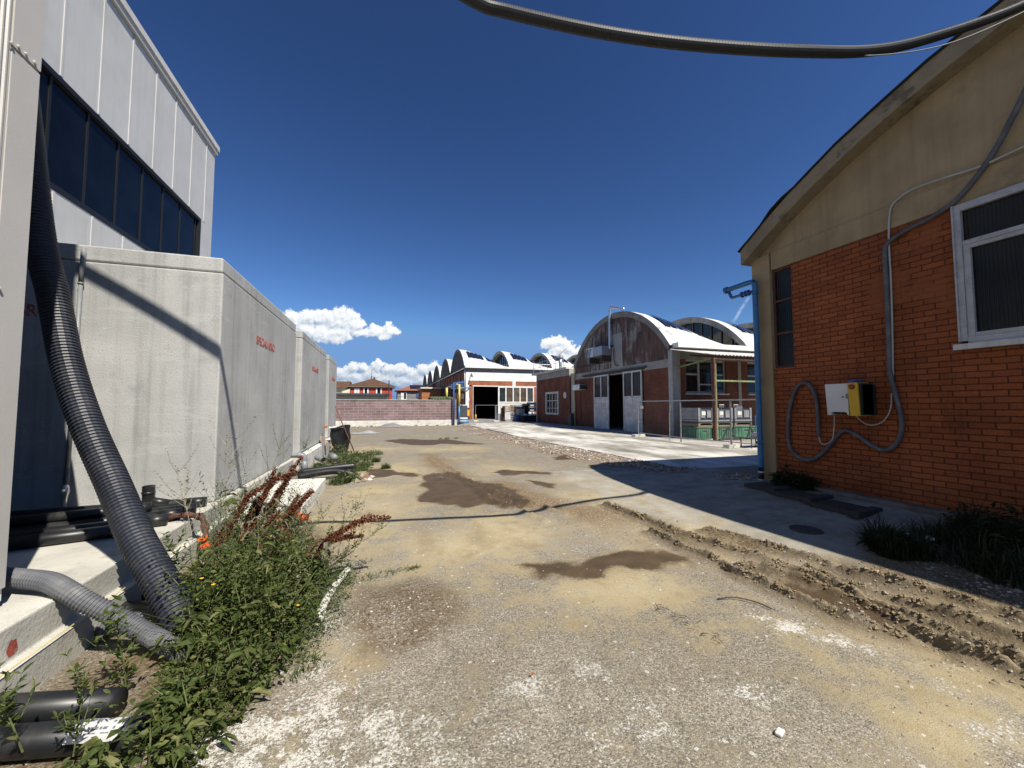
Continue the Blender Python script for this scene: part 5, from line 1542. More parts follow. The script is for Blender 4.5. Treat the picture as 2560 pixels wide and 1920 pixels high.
h = thing('red_house', 'red rendered house with white shutters and a mossy hipped roof', 'house', (-2, 66, 0))
w = MB()
w.box(-4.8, 1.05, 62, 68, 0, 4.35)
w.build('wall', M_HOUSERED, h)
r = MB()
hip_roof(r, -4.8, 1.05, 62, 68, 4.42, 5.75, .45)
r.build('roof', M_TILE_OLD, h)
MB().box(-5.2, 1.45, 61.62, 68.4, 4.30, 4.41).build('eave', M_CREAM, h)
for (x0, x1, cl) in ((-4.27, -3.58, True), (-3.05, -2.31, False), (-1.29, -.46, False)):
    f = MB().box(x0, x0 + .2, 61.93, 61.99, 3.25, 4.12).box(x1 - .2, x1, 61.93, 61.99, 3.25, 4.12).build('window', M_WHITE, h)
    MB().box(x0 + .2, x1 - .2, 61.95, 61.99, 3.25, 4.12).build('pane', M_WHITED if cl else M_GLASSB, f)
MB().box(-1.75, -1.5, 65.0, 65.3, 5.4, 5.95).build('chimney', M_TILE_OLD, h)
h2 = thing('brown_roof_house', 'low house with an old brown tiled roof left of the red house', 'house', (-8, 66, 0))
MB().box(-12, -4.85, 63, 68, 0, 4.15).build('wall', M_CREAM, h2)
MB().prism([(62.5, 4.15), (68.5, 4.15), (66.5, 5.2), (64.5, 5.2)], 'x', -12.2, -5.0).build('roof', M_TILE_OLD, h2)
MB().prism([(-5.9, 3.3), (-4.86, 3.3), (-4.86, 3.95), (-5.9, 3.6)], 'y', 61.5, 62.9).build('porch_wall', M_CREAM, h2)
an = MB().tube([(-2.02, 65.0, 5.7), (-2.02, 65.0, 7.1)], .03, 6).tube([(-2.6, 65, 6.75), (-1.9, 65, 6.75)], .025, 6).tube([(-2.35, 65, 6.5), (-1.7, 65, 6.5)], .02, 6).tube([(-2.15, 65, 5.8), (-1.95, 65, 6.2)], .05, 6)
tag(an.build('antenna', M_IRON), 'television aerial on the mossy roof of the red house', 'antenna')
cb = thing('cream_shed', 'long low cream building with a dark eave just behind the block wall', 'building', (-3, 38, 0))
MB().box(-14, .2, 37, 41, 0, 2.44).build('wall', M_CREAM, cb)
MB().box(-14.1, .3, 36.6, 41.2, 2.445, 2.62).build('roof', M_GREYDK, cb)
single(MB().tube([(.32, 36.2, 0), (.32, 36.2, 3.8)], .045, 8).box(.05, .5, 36.1, 36.3, 2.45, 2.53), 'utility_pole', M_IRON, 'thin dark pole behind the block wall before the red house', 'pole', smooth=False)
h3 = thing('grey_house', 'grey house with a red tiled roof and solar panels beyond the wall', 'house', (4, 72, 0))
MB().box(2.0, 9, 70, 76, 0, 4.05).build('wall', M_GREYHOUSE, h3)
r = MB()
hip_roof(r, 2.0, 9, 70, 76, 4.10, 5.35, .4)
r.build('roof', M_TILE_RED, h3)
f = MB().box(2.58, 3.55, 69.9, 69.98, 2.2, 3.85).build('window', M_WHITE, h3)
MB().box(3.1, 3.45, 69.87, 69.895, 2.7, 3.7).build('pane', M_GLASS, f)
MB().box(5.2, 5.7, 69.9, 69.98, 2.9, 3.75).build('shutter', M_BLUED, h3)
MB().obox((5.6, 71.4, 4.78), (1.45, 0, 0), (0, .95, .36), (0, -.02, .05)).build('solar_panel', M_PANEL, h3)
h4 = thing('orange_brown_annex', 'orange brown flat roofed annex between the grey house and the hall', 'building', (6.5, 61, 0))
MB().box(5.2, 8.1, 60, 66, 0, 4.05).build('wall', M_BROWNWALL, h4)
MB().box(5.0, 8.1, 59.6, 66.2, 4.055, 4.27).build('roof', M_CREAM, h4)
gs = MB()
gs.grid(lambda u, v_: (3.7 + 2.0 * u, 33.2 + 2.4 * v_, 2.12 + .2 * v_ + .05 * math.sin(u * 9 * 2 * math.pi)), 72, 2)
gsh = thing('green_shed', 'mossy corrugated shed roof showing over the end of the block wall', 'shed', (4.7, 34, 0))
gs.build('roof', M_GREENP, gsh)
MB().box(3.8, 5.6, 33.4, 35.5, 0, 2.08).build('wall', M_BROWNWALL, gsh)

# ------------------------------------------------------------------ stacks of crates in front of the far hall
FY = 36.0


def mesh_box(mb, x0, x1, y0, y1, z0, z1, nx, nz, th):
    for i in range(nx + 1):
        x = x0 + (x1 - x0) * i / nx
        mb.box(x - th, x + th, y0 - th, y0 + th, z0, z1)
    for j in range(nz + 1):
        z = z0 + (z1 - z0) * j / nz
        mb.box(x0, x1, y0 - th - .004, y0 + th + .004, z - th, z + th)
    mb.box(x0 - th, x0 + th, y0, y1, z0, z0 + 2 * th).box(x0 - th, x0 + th, y0, y1, z1 - 2 * th, z1).box(x1 - th, x1 + th, y0, y1, z1 - 2 * th, z1)
    mb.box(x0 - th, x0 + th, y1 - th, y1 + th, z0, z1).box(x1 - th, x1 + th, y1 - th, y1 + th, z0, z1)


m1 = MB()
mesh_box(m1, 11.0, 11.75, FY, FY + .9, .08, .92, 4, 4, .018)
tag(m1.build('wire_cage', M_WHITED), 'white wire cage at the bottom of the crate stack before the far hall', 'cage')
m1 = MB()
for z in (.98, 1.12, 1.26, 1.40): m1.box(10.86, 11.78, FY, FY + .03, z, z + .09)
m1.box(10.86, 10.92, FY - .01, FY + .9, .96, 1.5).box(11.28, 11.34, FY - .01, FY, .96, 1.5).box(11.72, 11.78, FY - .01, FY + .9, .96, 1.5).box(10.86, 11.78, FY + .1, FY + .9, .95, .98)
tag(m1.build('slatted_crate', M_WOOD), 'slatted beige crate on top of the white wire cage', 'crate')


def rack(x0, x1, z0, z1, label, rows):
    t = MB()
    t.box(x0, x0 + .08, FY, FY + .8, z0, z1).box(x1 - .08, x1, FY, FY + .8, z0, z1)
    for r_ in range(rows):
        z = z0 + (z1 - z0) * r_ / rows
        hh = (z1 - z0) / rows
        t.box(x0 + .08, x1 - .08, FY + .02, FY + .8, z, z + hh * .22)
        n = 5
        for i in range(n):
            xa = x0 + .1 + (x1 - x0 - .2) * i / n
            t.prism([(xa, z + hh * .45), (xa + (x1 - x0 - .2) / n * .72, z + hh * .45), (xa + (x1 - x0 - .2) / n * .5, z + hh * .95), (xa + .02, z + hh * .95)], 'y', FY - .02, FY + .3)
    tag(t.build('plastic_rack', M_WHITED), label, 'rack', 'white plastic racks before the far hall')


rack(12.2, 12.98, .62, 1.24, 'white plastic rack behind the dark skip, left of the taller racks', 2)
rack(13.36, 14.18, 1.42, 1.88, 'white plastic rack topmost of the pile by the annex', 1)
rack(13.36, 14.18, .95, 1.40, 'white plastic rack under the topmost one by the annex', 1)
for x0, x1, y, z0, z1, m_, lab in ((12.24, 13.56, 34.6, .0, .60, M_GREYDK, 'dark steel skip full of scraps before the far hall'),):
    sk = thing('steel_skip', lab, 'skip', ((x0 + x1) / 2, y + .4, z0))
    MB().prism([(x0, z0 + .06), (x1, z0 + .06), (x1 + .02, z1), (x0 - .02, z1)], 'y', y, y + .9).box(x0 - .03, x1 + .03, y - .02, y + .92, z1 - .06, z1 + .01).box(x0 + .1, x0 + .25, y, y + .9, 0, .06).box(x1 - .25, x1 - .1, y, y + .9, 0, .06).build('body', M_DARK, sk)
    sc = MB()
    for i in range(26):
        c = Vector((x0 + .1 + random.random() * (x1 - x0 - .2), y + .1 + random.random() * .6, z1 + .02 + random.random() * .08))
        e_ = [Vector((random.uniform(-1, 1), random.uniform(-1, 1), random.uniform(-1, 1))).normalized() for _ in range(3)]
        sc.obox(c, e_[0] * .09, e_[1] * .06, e_[2] * .04)
    sc.build('scraps', M_WHITED, sk)
tag(MB().box(12.85, 13.28, 36.0, 36.8, .66, 1.72).box(12.9, 13.2, 36.1, 36.7, 0, .655).build('dark_cabinet', M_BLACKF, bevel=.02), 'tall black cabinet between the white racks', 'cabinet')
tag(MB().box(11.85, 12.2, 35.8, 36.5, .28, .62).box(11.87, 12.18, 35.82, 36.48, .05, .28).box(11.83, 12.22, 35.78, 36.52, .622, .66).build('blue_crate', M_BLUED, bevel=.015), 'small blue crate between the wire cage and the rack', 'crate')
tag(MB().box(13.72, 14.2, 36.0, 36.7, .03, .58).box(13.69, 14.23, 35.97, 36.73, .582, .63).build('blue_drum_box', M_BLUED, bevel=.02), 'dark blue box on the ground by the annex corner', 'box')
tag(MB().box(13.6, 13.7, 36.0, 36.1, 0, .92).box(14.1, 14.2, 36.0, 36.1, .62, .92).box(13.6, 14.2, 36.02, 36.08, .64, .72).build('white_stand', M_WHITE), 'white stand carrying the pile of racks', 'stand')
tag(MB().box(10.35, 10.75, 36.6, 37.2, .0, .72).box(10.33, 10.77, 36.58, 37.22, .722, .76).build('grey_bin', M_GREYBOX, bevel=.02), 'grey bin beside the far hall doorway', 'bin')
tag(MB().box(10.75, 11.0, 36.4, 37.0, 0, 1.30).box(10.73, 11.02, 36.38, 37.02, 1.302, 1.34).build('brown_cabinet', M_RUST, bevel=.02), 'narrow brown cabinet behind the wire cage', 'cabinet')
tag(MB().box(11.9, 13.0, 37.0, 37.6, 1.28, 1.62).box(11.92, 12.98, 37.02, 37.58, .0, 1.278).build('metal_locker', M_GREYBOX, bevel=.02), 'pale grey metal box behind the racks', 'box')
fp = MB().tube([(9.82, 35.6, .05), (9.82, 35.6, 1.60)], .03, 8).tube([(9.82, 35.6, 1.58), (8.15, 36.6, 1.58)], .022, 8).tube([(8.15, 36.6, .05), (8.15, 36.6, 1.58)], .022, 8).tube([(9.86, 35.6, 1.58), (13.0, 35.2, 1.60)], .016, 8).tube([(9.90, 35.6, .05), (9.90, 35.6, 1.6)], .03, 8)
tag(fp.build('tube_barrier', M_GALV), 'thin tubular barrier across the dark door of the far hall', 'barrier')
tag(MB().box(9.6, 10.1, 35.4, 35.75, .045, .16).build('concrete_weight', M_WHITEC, bevel=.02), 'concrete foot of the barrier before the dark far door', 'fence foot')
tag(MB().box(7.95, 8.4, 36.4, 36.75, .045, .15).build('concrete_weight', M_WHITEC, bevel=.02), 'concrete foot of the barrier at the left of the far door', 'fence foot')
tag(MB().box(7.0, 7.9, 31.1, 31.5, .045, .075).build('white_board', M_PAPER), 'white board lying flat on the far pavement', 'board')


# ------------------------------------------------------------------ plants
M_WEED = leaf_mat('weed_leaf', (.040, .064, .014), (.095, .125, .032), (.20, .20, .075), .42)
M_WEED2 = leaf_mat('pale_weed_leaf', (.060, .095, .030), (.095, .125, .045), (.16, .16, .07))
M_GRASS = leaf_mat('grass_blade', (.040, .075, .014), (.085, .125, .028), (.22, .20, .09))
M_SHADEW = leaf_mat('shade_toned_leaf', (.016, .026, .007), (.028, .042, .012), (.050, .052, .022), .25)  # darker copy of the foliage, the wall's shade put into its colour
M_DRY = leaf_mat('dry_leaf', (.12, .11, .075), (.22, .20, .14), (.10, .055, .03), .2)
M_DOCK = leaf_mat('dock_seed', (.085, .022, .012), (.145, .042, .020), (.24, .095, .036), .2)
M_STEM = pbr('plant_stem', (.11, .13, .045), .6, var=.3, scale=20)
M_REDSTEM = pbr('dock_stem', (.17, .075, .035), .7, var=.3, scale=20)
M_STRAW = pbr('straw', (.30, .27, .17), .7, var=.3, scale=20)
M_FLOWER = pbr('yellow_flower', (.75, .42, .02), .6, var=.1)


def leaves(mb, C, D, S, width=.45, droop=.3, rng=RNG):
    """add folded leaves at points C along directions D with lengths S"""
    C, D, S = np.asarray(C, float), np.asarray(D, float), np.asarray(S, float)
    n = len(C)
    D = D / np.maximum(np.linalg.norm(D, axis=1, keepdims=True), 1e-6)
    up = np.array([0, 0, 1.0]) + rng.normal(0, .45, (n, 3))
    side = np.cross(D, up)
    side /= np.maximum(np.linalg.norm(side, axis=1, keepdims=True), 1e-6)
    nor = np.cross(side, D)
    s = S[:, None]
    W = (width * (0.8 + .4 * rng.random(n)))[:, None] * s * .5
    p0 = C
    p1 = C + D * s * .35 + side * W + nor * s * .06
    p2 = C + D * s * .35 - side * W + nor * s * .06
    p5 = C + D * s * .40
    p3 = C + D * s * .72 + side * W * .7 - np.array([0, 0, 1]) * s * droop * .3
    p4 = C + D * s * .72 - side * W * .7 - np.array([0, 0, 1]) * s * droop * .3
    p6 = C + D * s * .98 - np.array([0, 0, 1]) * s * droop
    b = len(mb.v)
    V = np.stack([p0, p1, p2, p5, p3, p4, p6], 1).reshape(-1, 3)
    mb.v += [tuple(v) for v in V]
    for i in range(n):
        o = b + i * 7
        mb.f += [(o, o + 1, o + 3), (o, o + 3, o + 2), (o + 1, o + 4, o + 6, o + 3), (o + 3, o + 6, o + 5, o + 2)]


def blades(mb, C, D, S, w=.006, bend=.5):
    b = len(mb.v)
    for c, d, s in zip(C, D, S):
        c, d = np.array(c), np.array(d) / np.linalg.norm(d)
        h = np.array([d[0], d[1], 0]) + 1e-4
        h = h / np.linalg.norm(h)
        sd = np.array([-h[1], h[0], 0]) * w
        m = c + d * s * .55
        e = c + d * s * .85 + h * s * bend * .35 - np.array([0, 0, s * bend * .12])
        mb.v += [tuple(c - sd), tuple(c + sd), tuple(m + sd * .8), tuple(m - sd * .8), tuple(e)]
        mb.f += [(b, b + 1, b + 2, b + 3), (b + 3, b + 2, b + 4)]
        b += 5


def inpoly(x, y, poly): return sdist(np.array([x]), np.array([y]), poly)[0] < 0


PATCH = [(-1.75, 1.75), (-1.2, 1.7), (-.78, 1.95), (-.68, 2.3), (-.55, 2.62), (-.48, 3.0), (-.45, 3.4), (-.42, 3.8), (-.55, 4.3), (-.75, 4.9), (-1.05, 5.5), (-1.5, 5.6), (-1.72, 5.0), (-1.66, 4.3), (-1.52, 3.75), (-1.42, 3.35), (-1.22, 2.95), (-1.05, 2.62), (-1.05, 2.35), (-1.25, 2.1), (-1.7, 2.15)]


def patch_height(x, y):
    d = max(0.0, -float(sdist(np.array([x]), np.array([y]), PATCH)[0]))
    h = .12 + min(d, .35) * 1.05
    return h * (.55 + .65 * math.exp(-((y - 3.15) / .75) ** 2))


def weed_patch():
    rng = np.random.default_rng(11)
    lf, st, fl = MB(), MB(), MB()
    C, D, S, GB, GD, GS = [], [], [], [], [], []
    n = 0
    while n < 1050:
        x, y = rng.uniform(-1.8, -.35), rng.uniform(1.65, 5.6)
        if not inpoly(x, y, PATCH): continue
        n += 1
        h = patch_height(x, y) * rng.uniform(.55, 1.25)
        lean = rng.normal(0, .34, 2)
        top = np.array([x + lean[0] * h, y + lean[1] * h, h])
        base = np.array([x, y, -.01])
        mid = (base + top) / 2 + np.array([*rng.normal(0, .02, 2), .02])
        if n % 3 == 0: st.tube([base, mid, top], [.004, .0035, .002], 4, cap=False)
        k_ = int(10 + h * 42)
        for j in range(k_):
            t = rng.uniform(.18, 1.02)
            p = base * (1 - t) + top * t + np.array([*rng.normal(0, .025, 2), 0])
            a = rng.uniform(0, 2 * math.pi)
            C.append(p)
            D.append((math.cos(a), math.sin(a), rng.uniform(-.15, .75)))
            S.append(rng.uniform(.018, .052) * (1.25 - .45 * t))
    # a second, broad lobed species and narrow pale leaves mixed through the tangle
    C2, D2, S2 = [], [], []
    for i in range(420):
        x, y = rng.uniform(-1.6, -.5), rng.uniform(1.8, 5.2)
        if not inpoly(x, y, PATCH): continue
        z = patch_height(x, y) * rng.uniform(.5, 1.15)
        for q in range(5):
            a = rng.uniform(0, 6.28)
            C2.append((x + .01 * math.cos(a), y + .01 * math.sin(a), z))
            D2.append((math.cos(a), math.sin(a), rng.uniform(-.1, .5)))
            S2.append(rng.uniform(.05, .11))
    leaves(lf, C2, D2, S2, .30, .45, rng)
    leaves(lf, C, D, S, .48, .22, rng)
    for i in range(2600):
        x, y = rng.uniform(-1.7, -.35), rng.uniform(1.65, 5.4)
        if not inpoly(x, y, PATCH): continue
        GB.append((x, y, 0))
        GD.append((rng.normal(0, .4), rng.normal(0, .4), 1))
        GS.append(patch_height(x, y) * rng.uniform(.6, 1.45))
    blades(lf, GB, GD, GS, .003, .6)
    for i in range(8):
        x, y = rng.uniform(-1.2, -.5), rng.uniform(2.2, 4.2)
        if not inpoly(x, y, PATCH): continue
        z = patch_height(x, y) * 1.05 + .03
        a = rng.uniform(0, 6.28)
        for q in range(5):
            b = a + q * 1.2566
            fl.obox((x + .006 * math.cos(b), y + .006 * math.sin(b), z), (.005 * math.cos(b), .005 * math.sin(b), .002), (-.003 * math.sin(b), .003 * math.cos(b), 0), (0, 0, .001))
    o = lf.build('weeds', M_WEED)
    tag(o, 'thick tangle of green weeds between the hoses and the yard', 'weeds', kind='stuff')
    st.build('stems', M_STEM, o, True)
    fl.build('flowers', M_FLOWER, o)


weed_patch()


def grass(name, spots, count, hmin, hmax, label, mat, seed, w=.004, zoff=0.0):
    rng = np.random.default_rng(seed)
    mb = MB()
    Cb, Db, Sb = [], [], []
    for i in range(count):
        (x, y, r) = spots[rng.integers(len(spots))]
        a, q = rng.uniform(0, 6.28), r * math.sqrt(rng.random())
        px, py = x + q * math.cos(a), y + q * math.sin(a)
        Cb.append((px, py, gh(px, py) - .01 + zoff))
        Db.append((rng.normal(0, .45), rng.normal(0, .45), 1))
        Sb.append(rng.uniform(hmin, hmax) * (1.15 - .6 * q / r))
    blades(mb, Cb, Db, Sb, w, .7)
    o = mb.build(name, mat)
    tag(o, label, 'grass', kind='stuff')
    return o


grass('grass', [(-.25, 3.82, .10), (-.1, 3.86, .09), (.05, 3.9, .08), (.2, 3.95, .07), (.3, 3.95, .05), (-.42, 3.7, .12), (-.45, 3.35, .10), (-.38, 2.72, .09), (-.42, 2.62, .07), (-.5, 3.0, .09)], 620, .03, .10,
      'low green grass along the edge of the weeds', M_GRASS, 3, .0028)
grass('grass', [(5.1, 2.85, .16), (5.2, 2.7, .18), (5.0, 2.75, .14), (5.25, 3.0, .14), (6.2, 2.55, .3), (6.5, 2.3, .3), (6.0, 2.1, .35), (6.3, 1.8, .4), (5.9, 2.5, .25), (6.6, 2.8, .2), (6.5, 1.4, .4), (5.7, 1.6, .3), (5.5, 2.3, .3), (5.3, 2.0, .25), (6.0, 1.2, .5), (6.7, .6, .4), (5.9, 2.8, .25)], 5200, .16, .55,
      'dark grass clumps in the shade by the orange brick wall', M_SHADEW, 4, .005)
grass('grass', [(-1.2, 13.2, .35), (-1.0, 12.4, .3), (-.9, 11.6, .3), (-1.3, 12.2, .3), (-1.5, 10.7, .2), (-.75, 13.0, .3), (-.5, 12.2, .25), (-.45, 11.0, .2), (-.55, 10.2, .2), (-.3, 13.3, .3), (-.7, 9.6, .15), (-.85, 8.6, .2), (-.6, 8.9, .15), (-1.65, 10.0, .12), (-.2, 11.6, .12), (.05, 10.3, .1)], 3400, .08, .34,
      'scruffy yellow green weeds round the black bag and pipes', M_GRASS, 5, .006)
grass('grass', [(i * .8 - 2.5, 31.0, .12) for i in range(10)] + [(5.6, 30.6, .2), (2.8, 18.6, .12), (3.2, 18.5, .12), (2.5, 18.55, .1)], 500, .05, .22, 'thin weeds along the foot of the block wall', M_GRASS, 6, .01)


def leafy_far():
    rng = np.random.default_rng(8)
    mb = MB()
    Cc, Dd, Ss = [], [], []
    for i in range(1700):
        (x, y, r, h) = [(-1.15, 12.6, .45, .35), (-1.0, 11.5, .35, .28), (-1.35, 10.6, .25, .25), (-.75, 8.75, .2, .22), (-.6, 12.8, .35, .22), (-.5, 10.6, .25, .15), (-1.3, 13.5, .3, .4)][rng.integers(7)]
        a, q = rng.uniform(0, 6.28), r * math.sqrt(rng.random())
        Cc.append((x + q * math.cos(a), y + q * math.sin(a), rng.uniform(.02, h) * (1.1 - q / r * .6)))
        b = rng.uniform(0, 6.28)
        Dd.append((math.cos(b), math.sin(b), rng.uniform(-.1, .9)))
        Ss.append(rng.uniform(.04, .10))
    leaves(mb, Cc, Dd, Ss, .4, .2, rng)
    tag(mb.build('weeds', M_WEED2), 'low leafy weeds in front of the black rubbish bag', 'weeds', kind='stuff')


leafy_far()


def tall_weeds():
    rng = np.random.default_rng(41)
    mb, st = MB(), MB()
    Cc, Dd, Ss = [], [], []
    for i in range(150):
        x, y = rng.uniform(-1.62, -.62), rng.uniform(3.7, 5.5)
        if x > -.45 - (y - 3.7) * .32: continue
        h = rng.uniform(.38, .82) * (1.0 if x < -1.0 else .75)
        ln = rng.normal(.10, .16, 2)
        p = spline([(x, y, 0), (x + ln[0] * .3, y + ln[1] * .3, h * .55), (x + ln[0], y + ln[1], h)], .03)
        st.tube(p, np.linspace(.003, .001, len(p)), 4, cap=False)
        for j in range(int(h * 75)):
            k_ = rng.integers(2, len(p))
            a = rng.uniform(0, 6.28)
            off = rng.uniform(.0, .05)
            Cc.append(p[k_] + np.array([math.cos(a) * off, math.sin(a) * off, off * .6]))
            Dd.append((math.cos(a), math.sin(a), rng.uniform(.2, 1.4)))
            Ss.append(rng.uniform(.012, .038))
    for i in range(150):
        t_ = rng.random()
        x, y = -.46 + .16 * t_ + rng.normal(0, .07), 2.75 + 1.3 * t_ + rng.normal(0, .08)
        h = rng.uniform(.06, .20)
        for j in range(14):
            a, u_ = rng.uniform(0, 6.28), rng.random()
            Cc.append(np.array([x + rng.normal(0, .025), y + rng.normal(0, .025), h * u_]))
            Dd.append((math.cos(a), math.sin(a), rng.uniform(.1, 1.3)))
            Ss.append(rng.uniform(.014, .040))
    leaves(mb, Cc, Dd, Ss, .26, .12, rng)
    o = mb.build('tall_weeds', M_WEED2)
    tag(o, 'tall sparse green weeds standing round the red docks', 'weeds', kind='stuff')
    st.build('stems', M_STEM, o)


tall_weeds()


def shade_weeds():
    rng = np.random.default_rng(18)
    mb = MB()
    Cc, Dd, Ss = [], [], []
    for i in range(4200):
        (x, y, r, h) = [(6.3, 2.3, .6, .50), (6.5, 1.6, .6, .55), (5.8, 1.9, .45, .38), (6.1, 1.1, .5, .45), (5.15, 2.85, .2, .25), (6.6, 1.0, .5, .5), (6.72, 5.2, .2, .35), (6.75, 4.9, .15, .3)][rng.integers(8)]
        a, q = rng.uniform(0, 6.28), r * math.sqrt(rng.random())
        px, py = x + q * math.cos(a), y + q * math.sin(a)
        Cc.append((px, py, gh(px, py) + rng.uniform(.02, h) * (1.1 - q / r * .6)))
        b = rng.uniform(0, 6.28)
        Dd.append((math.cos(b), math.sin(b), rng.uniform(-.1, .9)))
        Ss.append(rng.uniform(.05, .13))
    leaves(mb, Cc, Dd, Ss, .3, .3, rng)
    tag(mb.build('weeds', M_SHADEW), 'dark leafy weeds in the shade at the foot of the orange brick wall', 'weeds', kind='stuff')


shade_weeds()


def dock(path, label, seed, head_from=.35, r=.022):
    """red dock: stem, rust coloured seed head, curling dry leaves"""
    rng = np.random.default_rng(seed)
    p = spline(path, .012)
    t = thing('dock_plant', label, 'dock plant', tuple(p[0]), 'rust red seeding docks among the weeds')
    MB().tube(p, np.linspace(.0065, .002, len(p)), 6).build('stem', M_REDSTEM, t, True)
    sd = MB()
    Cc, Dd, Ss = [], [], []
    n = len(p)
    i0 = int(n * head_from)
    for i in range(i0, n):
        f = (i - i0) / max(1, n - i0)
        rr = r * 1.35 * (1 - .66 * f) * (.75 + .5 * math.sin(i * .55) ** 2)
        for q in range(24):
            d = rng.normal(0, 1, 3)
            d /= np.linalg.norm(d)
            Cc.append(p[i] + d * rr * 1.25 * rng.uniform(.2, 1.0))
            Dd.append(d + np.array([0, 0, -.3]))
            Ss.append(rng.uniform(.010, .018))
    # side spikes
    for k_ in range(8):
        i = int(i0 + (n - i0) * (.02 + .09 * k_))
        a = rng.uniform(0, 6.28)
        tip = np.array([.45 * math.cos(a), .45 * math.sin(a), 1.0])
        ax = (p[min(n - 1, i + 4)] - p[i])
        ax = ax / np.linalg.norm(ax)
        tip = tip * .5 + ax
        tip /= np.linalg.norm(tip)
        L = rng.uniform(.07, .15)
        for j in range(int(L / .009)):
            q0 = p[i] + tip * (j * .009)
            for q in range(8):
                d = rng.normal(0, 1, 3)
                d /= np.linalg.norm(d)
                Cc.append(q0 + d * .013 * rng.uniform(.2, 1))
                Dd.append(d)
                Ss.append(rng.uniform(.009, .016))
    leaves(sd, Cc, Dd, Ss, .9, .1, rng)
    sd.build('seed_head', M_DOCK, t)
    lf = MB()
    Cc, Dd, Ss = [], [], []
    for q in range(30):
        i = int(rng.uniform(.03, head_from + .15) * n)
        a = rng.uniform(0, 6.28)
        Cc.append(p[i])
        Dd.append((math.cos(a), math.sin(a), rng.uniform(-.3, .5)))
        Ss.append(rng.uniform(.06, .15))
    leaves(lf, Cc, Dd, Ss, .26, .6, rng)
    lf.build('dry_leaves', M_DRY, t)


dock([(-1.47, 4.3, 0), (-1.39, 4.34, .30), (-1.30, 4.36, .51), (-1.21, 4.36, .69), (-1.08, 4.38, .79)], 'dock with a tall rust red spike leaning before the tank corner', 1, .30, .030)
dock([(-1.33, 4.85, 0), (-1.21, 4.9, .33), (-1.10, 4.92, .59), (-1.0, 4.94, .78), (-.88, 4.95, .97)], 'tallest dock, its rust red top in front of the white slab', 2, .40, .026)
dock([(-1.14, 4.42, 0), (-1.06, 4.48, .20), (-.97, 4.5, .34), (-.86, 4.5, .50), (-.68, 4.5, .68)], 'dock with a feathery dark red spike above the orange plastic', 3, .32, .024)
dock([(-1.40, 4.55, 0), (-1.33, 4.6, .26), (-1.20, 4.6, .52), (-1.05, 4.62, .79), (-.85, 4.65, .86)], 'dock with a drooping brownish tip between two taller red spikes', 4, .36, .022)
dock([(-.93, 3.6, 0), (-.77, 3.65, .12), (-.64, 3.66, .24), (-.50, 3.68, .38), (-.31, 3.7, .49), (-.13, 3.72, .56), (.05, 3.74, .555)], 'dock leaning far out over the yard with a long curved red spike', 5, .42, .026)
dock([(-.95, 3.7, 0), (-.69, 3.85, .17), (-.54, 3.9, .30), (-.38, 3.92, .35), (-.18, 3.95, .355)], 'shorter dock spike lying just under the long curved one', 6, .55, .016)
dock([(-1.40, 4.22, 0), (-1.44, 4.28, .26), (-1.36, 4.3, .46)], 'short dark red dock beside the thick ribbed hose', 7, .35, .026)
dock([(-1.18, 4.2, 0), (-1.13, 4.25, .20), (-1.02, 4.3, .42), (-.93, 4.3, .55)], 'dark red dock in the middle of the weed tangle', 8, .35, .024)


for i_, (b_, m_, t_, lab_) in enumerate([
    ((-1.30, 4.05, 0), (-1.26, 4.1, .22), (-1.10, 4.12, .50), 'dark red dock just right of the ribbed hose, below the tall spikes'),
    ((-1.05, 4.6, 0), (-.98, 4.64, .30), (-.84, 4.66, .62), 'slender dock spike between the tallest dock and the feathery one'),
    ((-1.22, 4.7, 0), (-1.16, 4.72, .34), (-1.02, 4.74, .68), 'dock spike behind the others, against the white slab side'),
    ((-1.0, 4.0, 0), (-.93, 4.02, .20), (-.80, 4.04, .42), 'low dock spike over the middle of the weeds'),
    ((-1.36, 4.45, 0), (-1.28, 4.48, .34), (-1.16, 4.50, .66), 'broad dark red dock right of the one at the tank corner'),
    ((-1.25, 4.95, 0), (-1.16, 4.98, .36), (-.98, 5.0, .80), 'dock spike crossing the front edge of the white slab'),
    ((-1.08, 4.95, 0), (-.98, 4.98, .28), (-.78, 5.0, .60), 'dock spike bending right just above the orange plastic'),
    ((-1.30, 4.6, 0), (-1.22, 4.62, .40), (-1.06, 4.64, .90), 'tall thin dock spike standing behind the broad dark red one'),
    ((-1.44, 4.1, 0), (-1.42, 4.12, .20), (-1.34, 4.14, .42), 'short dark dock spike nearest the ribbed hose end'),
    ((-1.10, 3.85, 0), (-1.06, 3.86, .16), (-.96, 3.88, .36), 'lowest brown dock spike near the flat topped flower head'),
]):
    dock([b_, m_, t_], lab_, 30 + i_, .38, .024)


def dry_mass():
    rng = np.random.default_rng(77)
    mb = MB()
    Cc, Dd, Ss = [], [], []
    for i in range(900):
        x, y = rng.normal(-1.05, .22), rng.normal(4.35, .42)
        if x < -1.5 or x > -.52: continue
        Cc.append((x, y, abs(rng.normal(.20, .15))))
        a = rng.uniform(0, 6.28)
        Dd.append((math.cos(a), math.sin(a), rng.uniform(-.5, .6)))
        Ss.append(rng.uniform(.035, .095))
    leaves(mb, Cc, Dd, Ss, .28, .7, rng)
    tag(mb.build('dry_leaves', M_DRY), 'greyish curled dry leaves below the red docks', 'dry leaves', kind='stuff')


dry_mass()


